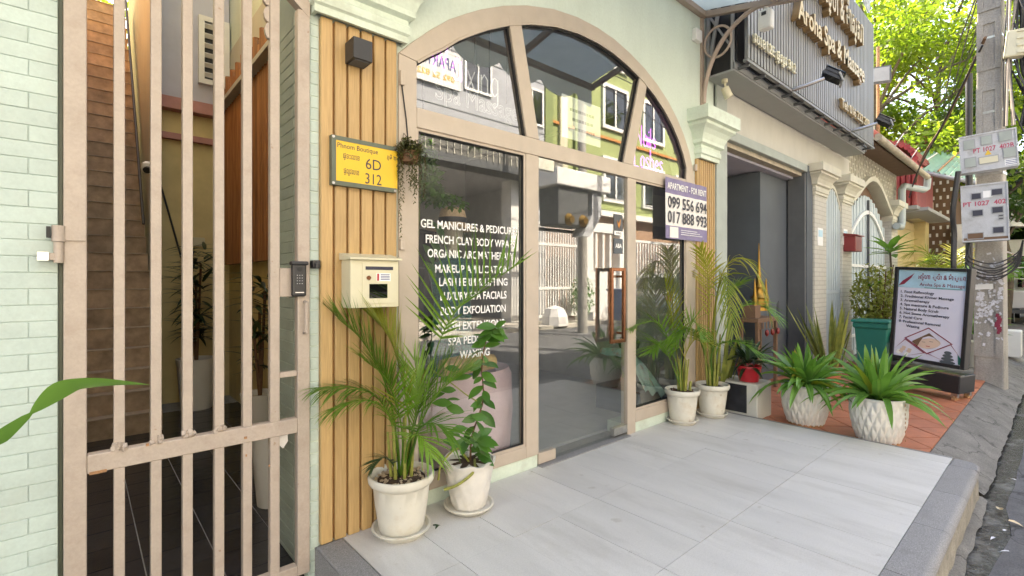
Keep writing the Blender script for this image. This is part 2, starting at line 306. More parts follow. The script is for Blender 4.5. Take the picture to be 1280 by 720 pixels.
# ---------------------------------------------------------------- mesh helpers
class MB:
    def __init__(s): s.v = []; s.f = []
    def add(s, vs, fs):
        o = len(s.v); s.v += [tuple(p) for p in vs]; s.f += [tuple(i+o for i in f) for f in fs]; return s
    def box(s, x0, x1, y0, y1, z0, z1):
        return s.add([(x0,y0,z0),(x1,y0,z0),(x1,y1,z0),(x0,y1,z0),(x0,y0,z1),(x1,y0,z1),(x1,y1,z1),(x0,y1,z1)],
                     [(3,2,1,0),(4,5,6,7),(0,1,5,4),(1,2,6,5),(2,3,7,6),(3,0,4,7)])
    def obox(s, c, size, mx):
        h = [a/2 for a in size]; vs = []
        for sx, sy, sz in ((-1,-1,-1),(1,-1,-1),(1,1,-1),(-1,1,-1),(-1,-1,1),(1,-1,1),(1,1,1),(-1,1,1)):
            vs.append(Vector(c) + mx @ Vector((sx*h[0], sy*h[1], sz*h[2])))
        return s.add(vs, [(3,2,1,0),(4,5,6,7),(0,1,5,4),(1,2,6,5),(2,3,7,6),(3,0,4,7)])
    def cyl(s, p0, p1, r0, r1=None, n=12, cap=True):
        return s.tube([p0, p1], [r0, r0 if r1 is None else r1], n, cap)
    def tube(s, pts, r, n=8, cap=True):
        pts = [Vector(p) for p in pts]
        rs = r if isinstance(r, (list, tuple)) else [r]*len(pts)
        up = None; rings = []
        for i, p in enumerate(pts):
            d = (pts[min(i+1, len(pts)-1)] - pts[max(i-1, 0)])
            d = d.normalized() if d.length > 1e-9 else Vector((0, 0, 1))
            if up is None:
                up = d.orthogonal().normalized()
            else:
                up = (up - d*up.dot(d)); up = up.normalized() if up.length > 1e-6 else d.orthogonal().normalized()
            side = d.cross(up)
            rings.append([p + (up*math.cos(2*math.pi*k/n) + side*math.sin(2*math.pi*k/n))*rs[i] for k in range(n)])
        vs = [q for g in rings for q in g]; fs = []
        for i in range(len(pts)-1):
            for k in range(n):
                a = i*n+k; b = i*n+(k+1) % n
                fs.append((a, b, b+n, a+n))
        if cap:
            fs.append(tuple(reversed(range(n)))); fs.append(tuple(range((len(pts)-1)*n, len(pts)*n)))
        return s.add(vs, fs)
    def lathe(s, prof, n=32, c=(0, 0, 0), fn=None, cap=True):
        vs = []; fs = []
        for i, (r, z) in enumerate(prof):
            for k in range(n):
                a = 2*math.pi*k/n
                rr, zz = fn(r, z, a, i) if fn else (r, z)
                vs.append((c[0]+rr*math.cos(a), c[1]+rr*math.sin(a), c[2]+zz))
        for i in range(len(prof)-1):
            for k in range(n):
                a = i*n+k; b = i*n+(k+1) % n
                fs.append((a, b, b+n, a+n))
        if cap:
            fs.append(tuple(reversed(range(n)))); fs.append(tuple(range((len(prof)-1)*n, len(prof)*n)))
        return s.add(vs, fs)
    def prism(s, poly, a0, a1, plane='xz'):
        """poly extruded along the remaining axis from a0 to a1."""
        n = len(poly)
        def mk(p, a):
            return {'xz': (p[0], a, p[1]), 'yz': (a, p[0], p[1]), 'xy': (p[0], p[1], a)}[plane]
        vs = [mk(p, a0) for p in poly] + [mk(p, a1) for p in poly]
        fs = [tuple(range(n)), tuple(reversed(range(n, 2*n)))]
        for i in range(n): fs.append((i, i+n, (i+1) % n+n, (i+1) % n))
        return s.add(vs, fs)
    def band(s, inner, outer, y0, y1):
        """strip between two polylines (x,z) of equal length, from y0 to y1."""
        n = len(inner); vs = []
        for y in (y0, y1):
            vs += [(p[0], y, p[1]) for p in inner] + [(p[0], y, p[1]) for p in outer]
        fs = []
        for i in range(n-1):
            fs += [(i, i+1, n+i+1, n+i), (2*n+i, 3*n+i, 3*n+i+1, 2*n+i+1), (i, 2*n+i, 2*n+i+1, i+1), (n+i, n+i+1, 3*n+i+1, 3*n+i)]
        fs += [(0, n, 3*n, 2*n), (n-1, 3*n-1, 4*n-1, 2*n-1)]
        return s.add(vs, fs)
    def mesh(s, name, m, smooth=False, bevel=0, seg=2):
        me = bpy.data.meshes.new(name); me.from_pydata(s.v, [], s.f)
        bm = bmesh.new(); bm.from_mesh(me)
        bmesh.ops.recalc_face_normals(bm, faces=bm.faces)
        if bevel:
            ed = [e for e in bm.edges if len(e.link_faces) == 2 and e.calc_face_angle(0) > R(30)]
            bmesh.ops.bevel(bm, geom=ed, offset=bevel, segments=seg, affect='EDGES', profile=.5, clamp_overlap=True)
        if smooth:
            for f in bm.faces: f.smooth = True
            for e in bm.edges:
                if len(e.link_faces) == 2 and e.calc_face_angle(0) > R(42): e.smooth = False
        bm.to_mesh(me); bm.free()
        if m: me.materials.append(m)
        return me
    def build(s, name, m, parent=None, smooth=False, bevel=0, seg=2, world=True, **tags):
        """world=True: the vertices are in world coordinates; they are shifted to the parent's frame (translation only)."""
        if parent is not None and world:
            o = Vector(wloc(parent)); s.v = [tuple(Vector(p)-o) for p in s.v]
        return obj(name, s.mesh(name, m, smooth, bevel, seg), parent, **tags)
WL = {}
def wloc(o):
    v = Vector((0, 0, 0))
    while o is not None:
        v = v + o.location; o = o.parent
    return v
def obj(name, me, parent=None, loc=None, **tags):
    o = bpy.data.objects.new(name, me); COL.objects.link(o)
    if parent is not None: o.parent = parent
    if loc is not None: o.location = loc
    for k, v in tags.items(): o[k] = v
    return o
def thing(name, label, cat, loc=(0, 0, 0), rz=0, group=None):
    o = bpy.data.objects.new(name, None); COL.objects.link(o)
    o.empty_display_size = .1
    o.location = loc; o.rotation_euler = (0, 0, rz); o['label'] = label; o['category'] = cat
    if group: o['group'] = group
    return o
def tag(o, label, cat, group=None):
    o['label'] = label; o['category'] = cat
    if group: o['group'] = group
    return o
def structure(name, label=None):
    o = bpy.data.objects.new(name, None); COL.objects.link(o); o['kind'] = 'structure'
    if label: o['label'] = label
    return o
def dup(root, loc, rz, label, group=None):
    r = root.copy(); COL.objects.link(r); r.location = loc; r.rotation_euler = (0, 0, rz); r['label'] = label
    if group: r['group'] = group
    for ch in list(root.children):
        c = ch.copy(); COL.objects.link(c); c.parent = r
        for g in ch.children:
            d = g.copy(); COL.objects.link(d); d.parent = c
    return r
_fc = {}
def text_mesh(body, size=.1, depth=.001, bold=0.0, align='CENTER', outline=0, spacing=1.0, shear=0):
    cu = bpy.data.curves.new('lettering', 'FONT'); cu.body = body; cu.size = size; cu.align_x = align; cu.align_y = 'CENTER'
    cu.space_character = spacing; cu.shear = shear; cu.resolution_u = 3
    if outline:
        cu.fill_mode = 'NONE'; cu.bevel_depth = outline; cu.bevel_resolution = 1
    else:
        cu.extrude = depth; cu.offset = bold
    o = bpy.data.objects.new('lettering', cu); COL.objects.link(o)
    dg = bpy.context.evaluated_depsgraph_get(); dg.update()
    me = bpy.data.meshes.new_from_object(o.evaluated_get(dg))
    bpy.data.objects.remove(o); bpy.data.curves.remove(cu)
    return me
TQ = []     # queue: text is converted up front while the scene is small
def text(name, body, size, m, loc, rot, parent=None, width=None, wscale=None, mirror=False, **kw):
    tags = kw.pop('tags', {})
    me = text_mesh(body, size, **kw)
    xs = [v.co.x for v in me.vertices] or [0, 1]
    w = max(xs)-min(xs); sx = (width/w) if width else 1
    cx = (max(xs)+min(xs))/2 if kw.get('align', 'CENTER') == 'CENTER' else min(xs)
    for v in me.vertices: v.co.x = (v.co.x-cx)*sx
    me.materials.clear(); me.materials.append(m)
    me.name = name
    o = obj(name, me, parent, **tags)
    l = Vector(loc) - (wloc(parent) if parent is not None else Vector((0, 0, 0)))
    o.location = l; o.rotation_euler = rot
    return o
FRONT = (R(90), 0, 0)        # text on a face that looks towards -Y
WEST = (R(90), 0, R(-90))    # text on a face that looks towards -X
BACK = (R(90), 0, R(180))    # text on a face that looks towards +Y
def rm(rz=0, ry=0, rx=0): return (Matrix.Rotation(rz, 3, 'Z') @ Matrix.Rotation(ry, 3, 'Y') @ Matrix.Rotation(rx, 3, 'X'))
def bez(pts, n):
    """Catmull-Rom through the control points."""
    P = [Vector(p) for p in pts]; P = [P[0]*2-P[1]]+P+[P[-1]*2-P[-2]]; out = []
    segs = len(P)-3
    for i in range(n+1):
        t = i/n*segs; k = min(int(t), segs-1); t -= k
        a, b, c, d = P[k:k+4]
        out.append(.5*((2*b)+(c-a)*t+(2*a-5*b+4*c-d)*t*t+(3*b-a-3*c+d)*t**3))
    return out
# ================================================================ THE SETTING
def grid_strip(x0, x1, nx, ys, zf, jit=None):
    """a ground strip; ys = rows of Y values, zf(x, y) = height, jit(x, row) shifts a row's Y."""
    b = MB(); vs = []; fs = []; ny = len(ys)
    for i in range(nx+1):
        x = x0+(x1-x0)*i/nx
        for j, y in enumerate(ys):
            yy = y+(jit(x, j) if jit else 0); vs.append((x, yy, zf(x, yy)))
    for i in range(nx):
        for j in range(ny-1):
            a = i*ny+j; fs.append((a, a+1, a+ny+1, a+ny))
    return b.add(vs, fs)
def nz(x, y, s=1.0, o=0): return noise.noise(Vector((x*s, y*s, o)))
MB().add([(-300,-300,-.42),(300,-300,-.42),(300,300,-.42),(-300,300,-.42)], [(0,1,2,3)]).build('ground', M['concrete'], kind='structure')
grid_strip(-40, 120, 640, [-8.3, -6, -4.5, -3.4, -2.8, -2.5, -2.3, -2.2], lambda x, y: -.235+.012*nz(x, y, .8)-.02*max(0, (y+2.45)/.25), lambda x, j: (.05*nz(x, 0, 1.3, 5)+.02*nz(x, 0, 6, 2)) if j == 7 else 0).build('road', M['asphalt'], smooth=True, kind='structure')
grid_strip(-40, 120, 640, [-2.32, -2.15, -1.95], lambda x, y: -.262+.006*nz(x, y, 3)).build('gutter', M['wet'], smooth=True, kind='structure')
def slope(x, y):
    return -.046-.15*max(0, (-1.70-y)/.33)**1.3+.004*nz(x, y, 1.4)+.002*nz(x, y, 9)
grid_strip(4.8, 40, 420, [-1.70, -1.78, -1.86, -1.94, -2.02, -2.06, -2.08], lambda x, y: slope(x, y), lambda x, j: (.025*nz(x, 0, 1.6, 9)+.02*nz(x, 0, 9, 1))*(j >= 5)).build('concrete_verge', M['concrete'], smooth=True, kind='structure')
# loose rough footing at the foot of the terrace's street side
grid_strip(-2, 4.75, 160, [-2.03, -2.065, -2.08, -2.095], lambda x, y: -.215-.8*max(0, -2.06-y)+.008*nz(x, y, 9), lambda x, j: .014*nz(x, 0, 5, 3)*(j >= 2)).build('rough_footing', M['concrete'], smooth=True, kind='structure')
MB().box(-8, .855, -2.1, .0, -.40, -.225).build('pavement', M['concrete'], kind='structure')
MB().box(9.62, 60, -1.72, 1.5, -.40, -.055).build('pavement', M['concrete'], kind='structure')

# ---- terrace in front of the shop: bed, tiles, kerb stones
terrace = structure('terrace', 'raised terrace of pale grey tiles edged with granite kerb stones')
b = MB(); b.box(.87, 4.77, -2.03, 0.2, -.40, -.012); b.build('bed', M['grout'], terrace)
xs = [.995]+[1.315+.3305*i for i in range(11)]
xs = [x for x in xs if x < 4.7]+[4.785]
rows = [(-.004, -.600), (-.600, -1.248), (-1.248, -1.905)]
g = .0013
for r, (ya, yb) in enumerate(rows):
    xr = xs if r == 0 else [xs[0]]+[x-(.0 if r == 1 else .0) for x in xs[1:-1]]+[xs[-1]]
    for a, c in zip(xr, xr[1:]):
        dz = random.uniform(-.0012, .0012)
        MB().box(a+g, c-g, yb+g, ya-g, -.011, dz).build('tile', M['tile'], terrace)
# kerb: street side stones with a rounded nose, then left side, then thin far lip
def kerb_prof(y_in, y_out, z1, z0, r=.035):
    p = [(y_in, z0), (y_in, z1)]
    for k in range(6):
        a = R(90*k/5); p.append((y_out+r-r*math.sin(a), z1-r+r*math.cos(a)))
    p.append((y_out, z0)); return p
kx = [.86, 1.5, 2.1, 2.72, 3.36, 3.98, 4.60]
for a, c in zip(kx, kx[1:]):
    MB().prism(kerb_prof(-1.907, -2.062, .001+random.uniform(-.001, .001), -.03), a+.002, c-.002, 'yz').build('kerb_stone', M['granite'], terrace, smooth=True)
# rounded corner stone
cor = [(4.602, -1.907), (4.787, -1.907), (4.805, -1.93), (4.80, -1.985), (4.77, -2.03), (4.72, -2.055), (4.602, -2.062)]
MB().prism(cor, -.03, .001, 'xy').build('kerb_stone', M['granite'], terrace, bevel=.012)
for a, c in ((-.03, -.64), (-.64, -1.27), (-1.27, -1.905)):
    MB().box(.862, .992, c+.002, a-.002, -.012, .003).build('kerb_stone', M['granite'], terrace, bevel=.008)
for a, c in ((-.004, -.62), (-.62, -1.25), (-1.25, -1.905)):
    MB().box(4.787, 4.83, c+.002, a-.002, -.03, -.002).build('lip_stone', M['granite'], terrace, bevel=.004)
# rendered street face
sf = grid_strip(.862, 4.70, 120, [0, .05, .1, .15, .2, .24], lambda x, y: 0)
sf.v = [(x, -2.05+.012*nz(x, y*4, 5)-.03*(y/.24)*0, -.03-y) for x, y, z in sf.v]
sf.build('street_face', M['terr_side'], terrace, smooth=True)
MB().prism([(4.70, -1.9), (4.82, -1.9), (4.80, -1.985), (4.765, -2.025), (4.70, -2.048)], -.3, -.031, 'xy').build('corner_face', M['terr_side'], terrace)
MB().box(.864, .872, -2.03, -.0, -.3, -.013).build('end_face', M['granite'], terrace)

# ---- terracotta paving laid on the diagonal in front of the neighbour
pav = structure('terracotta_pavement', 'orange terracotta tile pavement laid on the diagonal')
MB().box(4.835, 9.615, -1.745, .6, -.4, -.056).build('bed', M['darkgrout'], pav)
def clip(poly, x0, x1, y0, y1):
    for ax, lim, sg in ((0, x0, 1), (0, x1, -1), (1, y0, 1), (1, y1, -1)):
        out = []
        for i in range(len(poly)):
            p, q = poly[i], poly[(i+1) % len(poly)]
            ip, iq = sg*(p[ax]-lim) >= 0, sg*(q[ax]-lim) >= 0
            if ip: out.append(p)
            if ip != iq:
                t = (lim-p[ax])/(q[ax]-p[ax]); out.append((p[0]+t*(q[0]-p[0]), p[1]+t*(q[1]-p[1])))
        poly = out
        if len(poly) < 3: return None
    return poly
S = .292; hs = (S-.011)/math.sqrt(2); d = S/math.sqrt(2)
for i in range(-14, 40):
    for j in range(-34, 14):
        cx, cy = 4.9+(i-j)*d, -.1+(i+j)*d
        if not (4.5 < cx < 9.9 and -2.1 < cy < .5): continue
        p = clip([(cx-hs, cy), (cx, cy-hs), (cx+hs, cy), (cx, cy+hs)], 4.838, 9.6, -1.742, .28)
        if p: MB().prism(p, -.055, -.042+random.uniform(-.0015, .0015), 'xy').build('tile', M['terracotta'], pav)

# ================================================================ SPA BUILDING
spa = thing('spa_building', 'mint green spa shopfront building with arched beige entrance and grey terrace', 'building', (3, 0, 0))
AO = [(1.316,2.56),(1.40,2.645),(1.52,2.755),(1.65,2.862),(1.78,2.945),(1.892,3.012),(2.08,3.105),(2.287,3.185),(2.55,3.257),(2.809,3.292),(3.05,3.295),(3.27,3.275),(3.474,3.231),(3.70,3.163),(3.902,3.075),(4.09,2.965),(4.246,2.84),(4.36,2.72),(4.46,2.58),(4.54,2.42),(4.585,2.27),(4.595,2.16)]
def offs(pl, w):
    out = []
    for i, p in enumerate(pl):
        a = Vector(pl[max(i-1, 0)]); c = Vector(pl[min(i+1, len(pl)-1)])
        t = (c-a).normalized(); out.append((p[0]+t.y*w, p[1]-t.x*w))
    return out
AI = offs(AO, .115); AI[0] = (1.43, 2.545); AI[-1] = (4.41, 2.17); AI[1] = (1.505, 2.605)
AI[-2] = (4.412, 2.30); AI[-3] = (4.42, 2.40)
AM = offs(AO, .05)
b = MB()
b.band(AO, [(p[0], 7.9) for p in AO], 0, .22)
b.box(.8365, 1.316, 0, .45, -.35, 7.9); b.box(4.595, 5.0, 0, .22, -.35, 7.9)
b.build('front_wall', M['mint'], spa)
for x0, x1 in ((1.316, 2.4), (3.452, 4.595)): MB().box(x0, x1, 0.001, .2, -.3, .085).build('plinth', M['capital'], spa)
b = MB(); b.box(1.43, 5.24, .5, 7.5, 4.2, 7.9); b.box(1.43, 1.51, .452, 7.5, -.3, 4.2); b.box(1.1, 1.43, 5.2, 5.3, 4.0, 4.2); b.box(5.05, 5.235, .23, 7.5, -.3, 4.2)
b.box(1.51, 5.05, 4.5, 7.5, -.3, 4.2); b.box(1.317, 5.24, .225, .5, 3.45, 7.9)
b.build('upper_storey', M['mint'], spa)
MB().box(1.51, 5.05, .22, 4.5, -.2, .0).build('interior_floor', M['intfloor'], spa)
b = MB(); b.box(1.511, 1.53, .23, 4.5, 0, 3.45); b.box(5.03, 5.049, .23, 4.5, 0, 3.45); b.box(1.53, 5.03, 4.48, 4.5, 0, 3.45)
b.build('interior_wall', M['intwall'], spa)
MB().box(1.25, 5.05, .226, 4.5, 3.40, 3.449).build('interior_ceiling', M['intwall'], spa)

# ---- arched glazed front
front = thing('arched_shopfront', 'beige framed arched glass shopfront with a copper handled glass door', 'shopfront', (2.956, 0, 0))
bg_ = M['beige']
MB().band(AI, AO, -.014, .06).build('arch_rim', bg_, front, bevel=.004)
MB().band(offs(AI, .012), offs(AI, -.0), -.02, -.0145).build('rim_bead', bg_, front)
MB().prism([(1.316, .168), (1.43, .168), (1.43, 2.543), (1.316, 2.558)], -.014, .06).build('jamb', bg_, front, bevel=.004)
MB().box(4.41, 4.595, -.014, .06, .19, 2.165).build('jamb', bg_, front, bevel=.004)
MB().box(1.43, 4.41, -.016, .058, 2.172, 2.285).build('transom', bg_, front, bevel=.004)
MB().box(2.282, 2.402, -.012, .056, .086, 2.171).build('mullion', bg_, front, bevel=.004)
MB().box(3.452, 3.567, -.012, .056, .0, 2.171).build('mullion', bg_, front, bevel=.004)
MB().box(1.316, 2.281, -.013, .058, .086, .167).build('bottom_rail', bg_, front, bevel=.004)
MB().box(3.568, 4.595, -.013, .058, .086, .188).build('bottom_rail', bg_, front, bevel=.004)
MB().prism([(2.285, 2.286), (2.405, 2.286), (2.225, 3.085), (2.118, 3.05)], -.015, .055).build('upper_mullion', bg_, front, bevel=.004)
MB().prism([(3.392, 2.286), (3.53, 2.286), (3.742, 3.035), (3.632, 3.075)], -.015, .055).build('upper_mullion', bg_, front, bevel=.004)
# inner stop beads round the lower side panes
for x0, x1, z0, z1 in ((1.43, 2.282, .167, 2.172), (3.567, 4.41, .188, 2.172)):
    b = MB(); w = .016
    b.box(x0, x0+w, -.004, .02, z0, z1); b.box(x1-w, x1, -.004, .02, z0, z1); b.box(x0+w, x1-w, -.004, .02, z0, z0+w); b.box(x0+w, x1-w, -.004, .02, z1-w, z1)
    b.build('stop_bead', M['dark_rubber' if 0 else 'beige'], front)
    b = MB(); w0 = w; w = .021
    b.box(x0+w0, x0+w, .0, .019, z0+w0, z1-w0); b.box(x1-w, x1-w0, .0, .019, z0+w0, z1-w0); b.box(x0+w, x1-w, .0, .019, z0+w0, z0+w); b.box(x0+w, x1-w, .0, .019, z1-w, z1-w0)
    b.build('gasket', M['dark_rubber'], front)
    MB().box(x0+.004, x1-.004, .021, .027, z0+.004, z1-.004).build('pane', M['glass'], front)
def mull_x(side, z):
    t = (z-2.286)/(3.06-2.286)
    return (2.345+(2.172-2.345)*t) if side == 0 else (3.461+(3.687-3.461)*t)
def top_pane(f):
    pts = [p for p in AM if f(p)]
    return pts
lp = [p for p in AM if p[0] < mull_x(0, p[1])]; mp_ = [p for p in AM if mull_x(0, p[1]) <= p[0] <= mull_x(1, p[1])]; rp = [p for p in AM if p[0] > mull_x(1, p[1]) and p[1] > 2.25]
MB().prism([(1.38, 2.25)]+lp+[(2.17, 3.1), (2.345, 2.25)], .021, .027).build('pane', M['glass'], front)
MB().prism([(2.35, 2.25), (2.177, 3.1)]+mp_+[(3.69, 3.1), (3.455, 2.25)], .021, .027).build('pane', M['glass'], front)
MB().prism([(3.462, 2.25), (3.70, 3.08)]+rp+[(4.5, 2.25)], .021, .027).build('pane', M['glass'], front)
# dark gasket lines along the upper mullions and arch
MB().band(offs(AI, .020), offs(AI, .0125), -.002, .02).build('gasket', M['dark_rubber'], front)
for q in ([(2.272, 2.289), (2.284, 2.289), (2.117, 3.04), (2.107, 3.035)], [(3.531, 2.289), (3.543, 2.289), (3.752, 3.02), (3.743, 3.027)], [(3.38, 2.289), (3.391, 2.289), (3.631, 3.07), (3.621, 3.07)]): MB().prism(q, .0, .02).build('gasket', M['dark_rubber'], front)
# glass door
door = obj('glass_door', MB().box(2.408, 3.446, .008, .018, .014, 2.165).mesh('glass_door', M['glass']), front)
door.location = Vector((0, 0, 0))-wloc(front)
def dpart(b, name, m, **k): return b.build(name, m, door, **k)
dpart(MB().box(2.404, 2.58, -.008, .034, .012, .088), 'patch_fitting', M['beige'], bevel=.003)
dpart(MB().box(3.268, 3.448, -.012, .034, .026, .092), 'patch_fitting', M['steel'], bevel=.003)
dpart(MB().box(2.404, 2.56, -.010, .034, 2.085, 2.166), 'patch_fitting', M['steel'], bevel=.003)
b = MB(); x0, x1, z0, z1, w = 3.15, 3.34, .80, 1.405, .028
for q in ((x0, x0+w, z0, z1), (x1-w, x1, z0, z1), (x0+w, x1-w, z0, z0+w), (x0+w, x1-w, z1-w, z1)): b.box(q[0], q[1], -.075, -.05, q[2], q[3])
b.box(x1-w+.008, x1-.008, -.05, .008, z0+.06, z0+.08); b.box(x1-w+.008, x1-.008, -.05, .008, z1-.08, z1-.06)
dpart(b, 'handle', M['copper'], bevel=.003)
b = MB(); b.box(2.402, 3.452, -.05, .06, -.01, .006); b.build('threshold', M['granite'], front)
for z in (2.42, 1.38):
    MB().cyl((4.56, -.03, z-.03), (4.56, -.03, z+.03), .018).build('hinge', M['beige'], front, smooth=True)

# window lettering and door stickers (flat vinyl stuck on the glass)
rowsT = [('GEL MANICURES & PEDICURES', 1.632, 1.475, 2.232), ('FRENCH CLAY BODY WRAPS', 1.543, 1.508, 2.204), ('ORGANIC AROMATHERAPY', 1.460, 1.520, 2.195), ('MAKEUP APPLICATION', 1.370, 1.572, 2.150), ('LASH PERM & LIFTING', 1.290, 1.60, 2.138), ('LUXURY SPA FACIALS', 1.204, 1.608, 2.130), ('BODY EXFOLIATION', 1.115, 1.610, 2.122), ('LASH EXTENSIONS', 1.020, 1.622, 2.110), ('SPA PEDICURES', .929, 1.665, 2.07), ('WAXING', .840, 1.75, 1.985)]
vin = thing('window_lettering', 'white vinyl list of spa treatments stuck on the left glass pane', 'lettering', (1.86, .019, 1.24))
for s, z, xa, xb in rowsT:
    text('lettering', s, .068, M['vinyl'], ((xa+xb)/2, .0185, z), FRONT, vin, width=xb-xa, bold=.001, depth=.0004)
st = thing('door_sticker', 'dark door sticker with an orange bird emblem', 'sticker', (3.345, .005, 1.76))
MB().box(3.285, 3.404, .003, .007, 1.675, 1.85).build('backing', M['darkgrey'], st)
MB().prism([(3.325, 1.80), (3.345, 1.775), (3.372, 1.815), (3.366, 1.77), (3.35, 1.735), (3.338, 1.75)], .0, .0025).build('bird_emblem', M['orange'], st)
MB().box(3.287, 3.402, .0015, .0028, 1.677, 1.712).build('caption_strip', M['vinyl'], st)
text('lettering', 'WING', .03, M['ink'], (3.345, .001, 1.694), FRONT, st, width=.075, depth=.0003)
st = thing('door_sticker', 'slate blue door sticker reading ABA', 'sticker', (3.345, .005, 1.58))
MB().box(3.285, 3.404, .003, .007, 1.525, 1.65).build('backing', M['bluegrey'], st)
text('lettering', 'ABA', .05, M['vinyl'], (3.345, .0015, 1.588), FRONT, st, width=.085, depth=.0003, bold=.001)

# ---- mouldings at the pilaster heads
def capital(x0, x1, y_back, y_face, z0, name, label, s=1.0, m='capital'):
    """stacked mouldings that step out as they rise."""
    t = thing(name, label, 'pilaster capital', ((x0+x1)/2, y_face, z0))
    prof = [(0.0, 0), (.018, .0), (.018, .035), (.03, .045), (.03, .085), (.022, .095), (.022, .12), (.05, .135), (.05, .165), (.056, .18), (.07, .215), (.095, .25), (.125, .275), (.125, .30), (.155, .31), (.155, .42), (.0, .42)]
    vs = []; fs = []
    for o, z in prof:
        o *= s; z *= s
        vs += [(x0-o, y_back, z0+z), (x0-o, y_face-o, z0+z), (x1+o, y_face-o, z0+z), (x1+o, y_back, z0+z)]
    for i in range(len(prof)-1):
        for k in range(3):
            a = i*4+k; fs.append((a, a+1, a+5, a+4))
    MB().add(vs, fs).build('moulding', M[m], t)
    return t
capital(.86, 1.325, .0, -.045, 2.60, 'pilaster_capital', 'mint stepped moulding above the wooden slats with the black lamp')
capital(4.62, 4.975, .0, -.045, 2.52, 'pilaster_capital', 'mint stepped moulding between the arched shopfront and the roller shutter', 1.1)

# ---- wooden slat claddings
def cladding(xa, xb, n, z0, z1, label, yf=-.03, frac=.84):
    t = thing('slat_cladding', label, 'cladding', ((xa+xb)/2, 0, z0))
    p = (xb-xa)/n
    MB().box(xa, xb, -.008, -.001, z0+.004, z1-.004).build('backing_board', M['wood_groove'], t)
    me = None
    for i in range(n):
        x = xa+i*p
        if me is None:
            bb = MB(); bb.prism([(0, -.008), (0, yf+.004), (.004, yf), (p*frac-.004, yf), (p*frac, yf+.004), (p*frac, -.008)], 0, z1-z0, 'xy')
            me = bb.mesh('slat', M['wood'])
        obj('slat', me, t, (x-(xa+xb)/2, 0, 0))
    return t
cladding(.885, 1.306, 6, .002, 2.60, 'honey wood slats beside the gate under a yellow number plate')
cladding(4.6, 4.985, 9, .002, 2.52, 'narrow honey wood slats right of the arched shopfront', -.03, .6)

# ---- mint brick pier left of the gate
pier = thing('brick_wall', 'mint painted brick wall left of the steel gate', 'wall', (-.5, 0, -.25))
MB().box(-1.6, -.062, .006, .42, -.35, 7.9).build('wall_core', M['mint_mortar'], pier)
H = .0585
bm_full = MB().box(-.1127, .1127, .002, .01, .0006, H-.0006).mesh('brick', M['mint_brick'], bevel=.003, seg=2)
for k in range(62):
    z = -.25+k*H; off = 0 if k % 2 else .112
    for x in (-.51-off+.05, -.285-off+.05, -.06-off+.05, .165-off+.05):
        x -= .018
        if x+.112 > -.062:
            a, c = x-.111, -.062
            if c-a < .03: continue
            MB().box(a, c, .002, .01, .0006+z, z+H-.0006).build('brick', M['mint_brick'], pier, bevel=.003, seg=2)
        else:
            obj('brick', bm_full, pier, (x+.5+random.uniform(-.001, .001), random.uniform(-.0012, .0006), z+.25))
MB().box(-.061, -.05, .02, .3, -.3, 3.4).build('dark_edge_strip', M['greenframe'], pier)
# narrow mint brick edge and reveal on the right of the gate
rev = thing('brick_reveal', 'mint painted brick reveal on the right of the steel gate', 'wall', (.835, .2, -.25))
MB().box(.832, .836, .0, .452, -.3, 3.4).build('wall_core', M['mint_mortar'], rev)
m1 = MB().box(-.004, .004, -.11, .11, .002, H-.002).mesh('brick', M['mint_brick'], bevel=.002, seg=1)
m2 = MB().box(-.02, .02, -.004, .004, .002, H-.002).mesh('brick', M['mint_brick'], bevel=.002, seg=1)
for k in range(50):
    z = k*H
    for y in ((-.09, .135) if k % 2 else (-.2+.09, .115)):
        obj('brick', m1, rev, (-.003, y+.0, z))
    obj('brick', m2, rev, (.026, -.2, z))

# ---- canopy over the terrace
can = thing('canopy', 'pale blue sheet canopy on taupe steel frame with scalloped valance', 'canopy', (1.5, 0, 4))
YE = -1.40
def cz(y): return 4.03+.225*y
b = MB(); x0, x1 = -3.0, 4.70
b.add([(x0, 0, cz(0)), (x1, 0, cz(0)), (x1, YE, cz(YE)), (x0, YE, cz(YE)), (x0, 0, cz(0)+.02), (x1, 0, cz(0)+.02), (x1, YE, cz(YE)+.02), (x0, YE, cz(YE)+.02)], [(0,1,2,3),(7,6,5,4),(0,4,5,1),(1,5,6,2),(2,6,7,3),(3,7,4,0)])
b.build('roof_sheet', M['canopy'], can)
def beam(pts, w, name='beam', par=can, m='canopybeam'):
    p, q = Vector(pts[0]), Vector(pts[1]); dd = q-p; L = dd.length
    mx = dd.to_track_quat('X', 'Z').to_matrix()
    return MB().obox((p+q)/2, (L, w, w), mx).build(name, M[m], par)
beam([(-3, -.03, cz(-.03)-.03), (4.76, -.03, cz(-.03)-.03)], .055)
beam([(-3, YE+.03, cz(YE)-.03), (4.76, YE+.03, cz(YE)-.03)], .055)
for x in (-1.6, -.3, 1.0, 2.25, 3.5, 4.735): beam([(x, -.06, cz(-.06)-.031), (x, YE+.06, cz(YE+.06)-.031)], .052)
beam([(-3, -.72, cz(-.72)-.032), (4.7, -.72, cz(-.72)-.032)], .045)
vl = []; per = .60; x = 4.76
top = []; bot = []
n = 140
for i in range(n+1):
    xx = 4.76-(7.7*i/n); ph = ((4.76-xx)/per+.5) % 1
    top.append((xx, cz(YE)+.03)); bot.append((xx, cz(YE)-.09-.17*math.sqrt(max(0, 1-(2*ph-1)**2))))
MB().band(bot, top, YE-.012, YE-.002).build('valance', M['canopy'], can)
top = []; bot = []
for i in range(31):
    yy = YE*i/30; top.append((yy, cz(yy)+.02)); bot.append((yy, cz(yy)-.03))
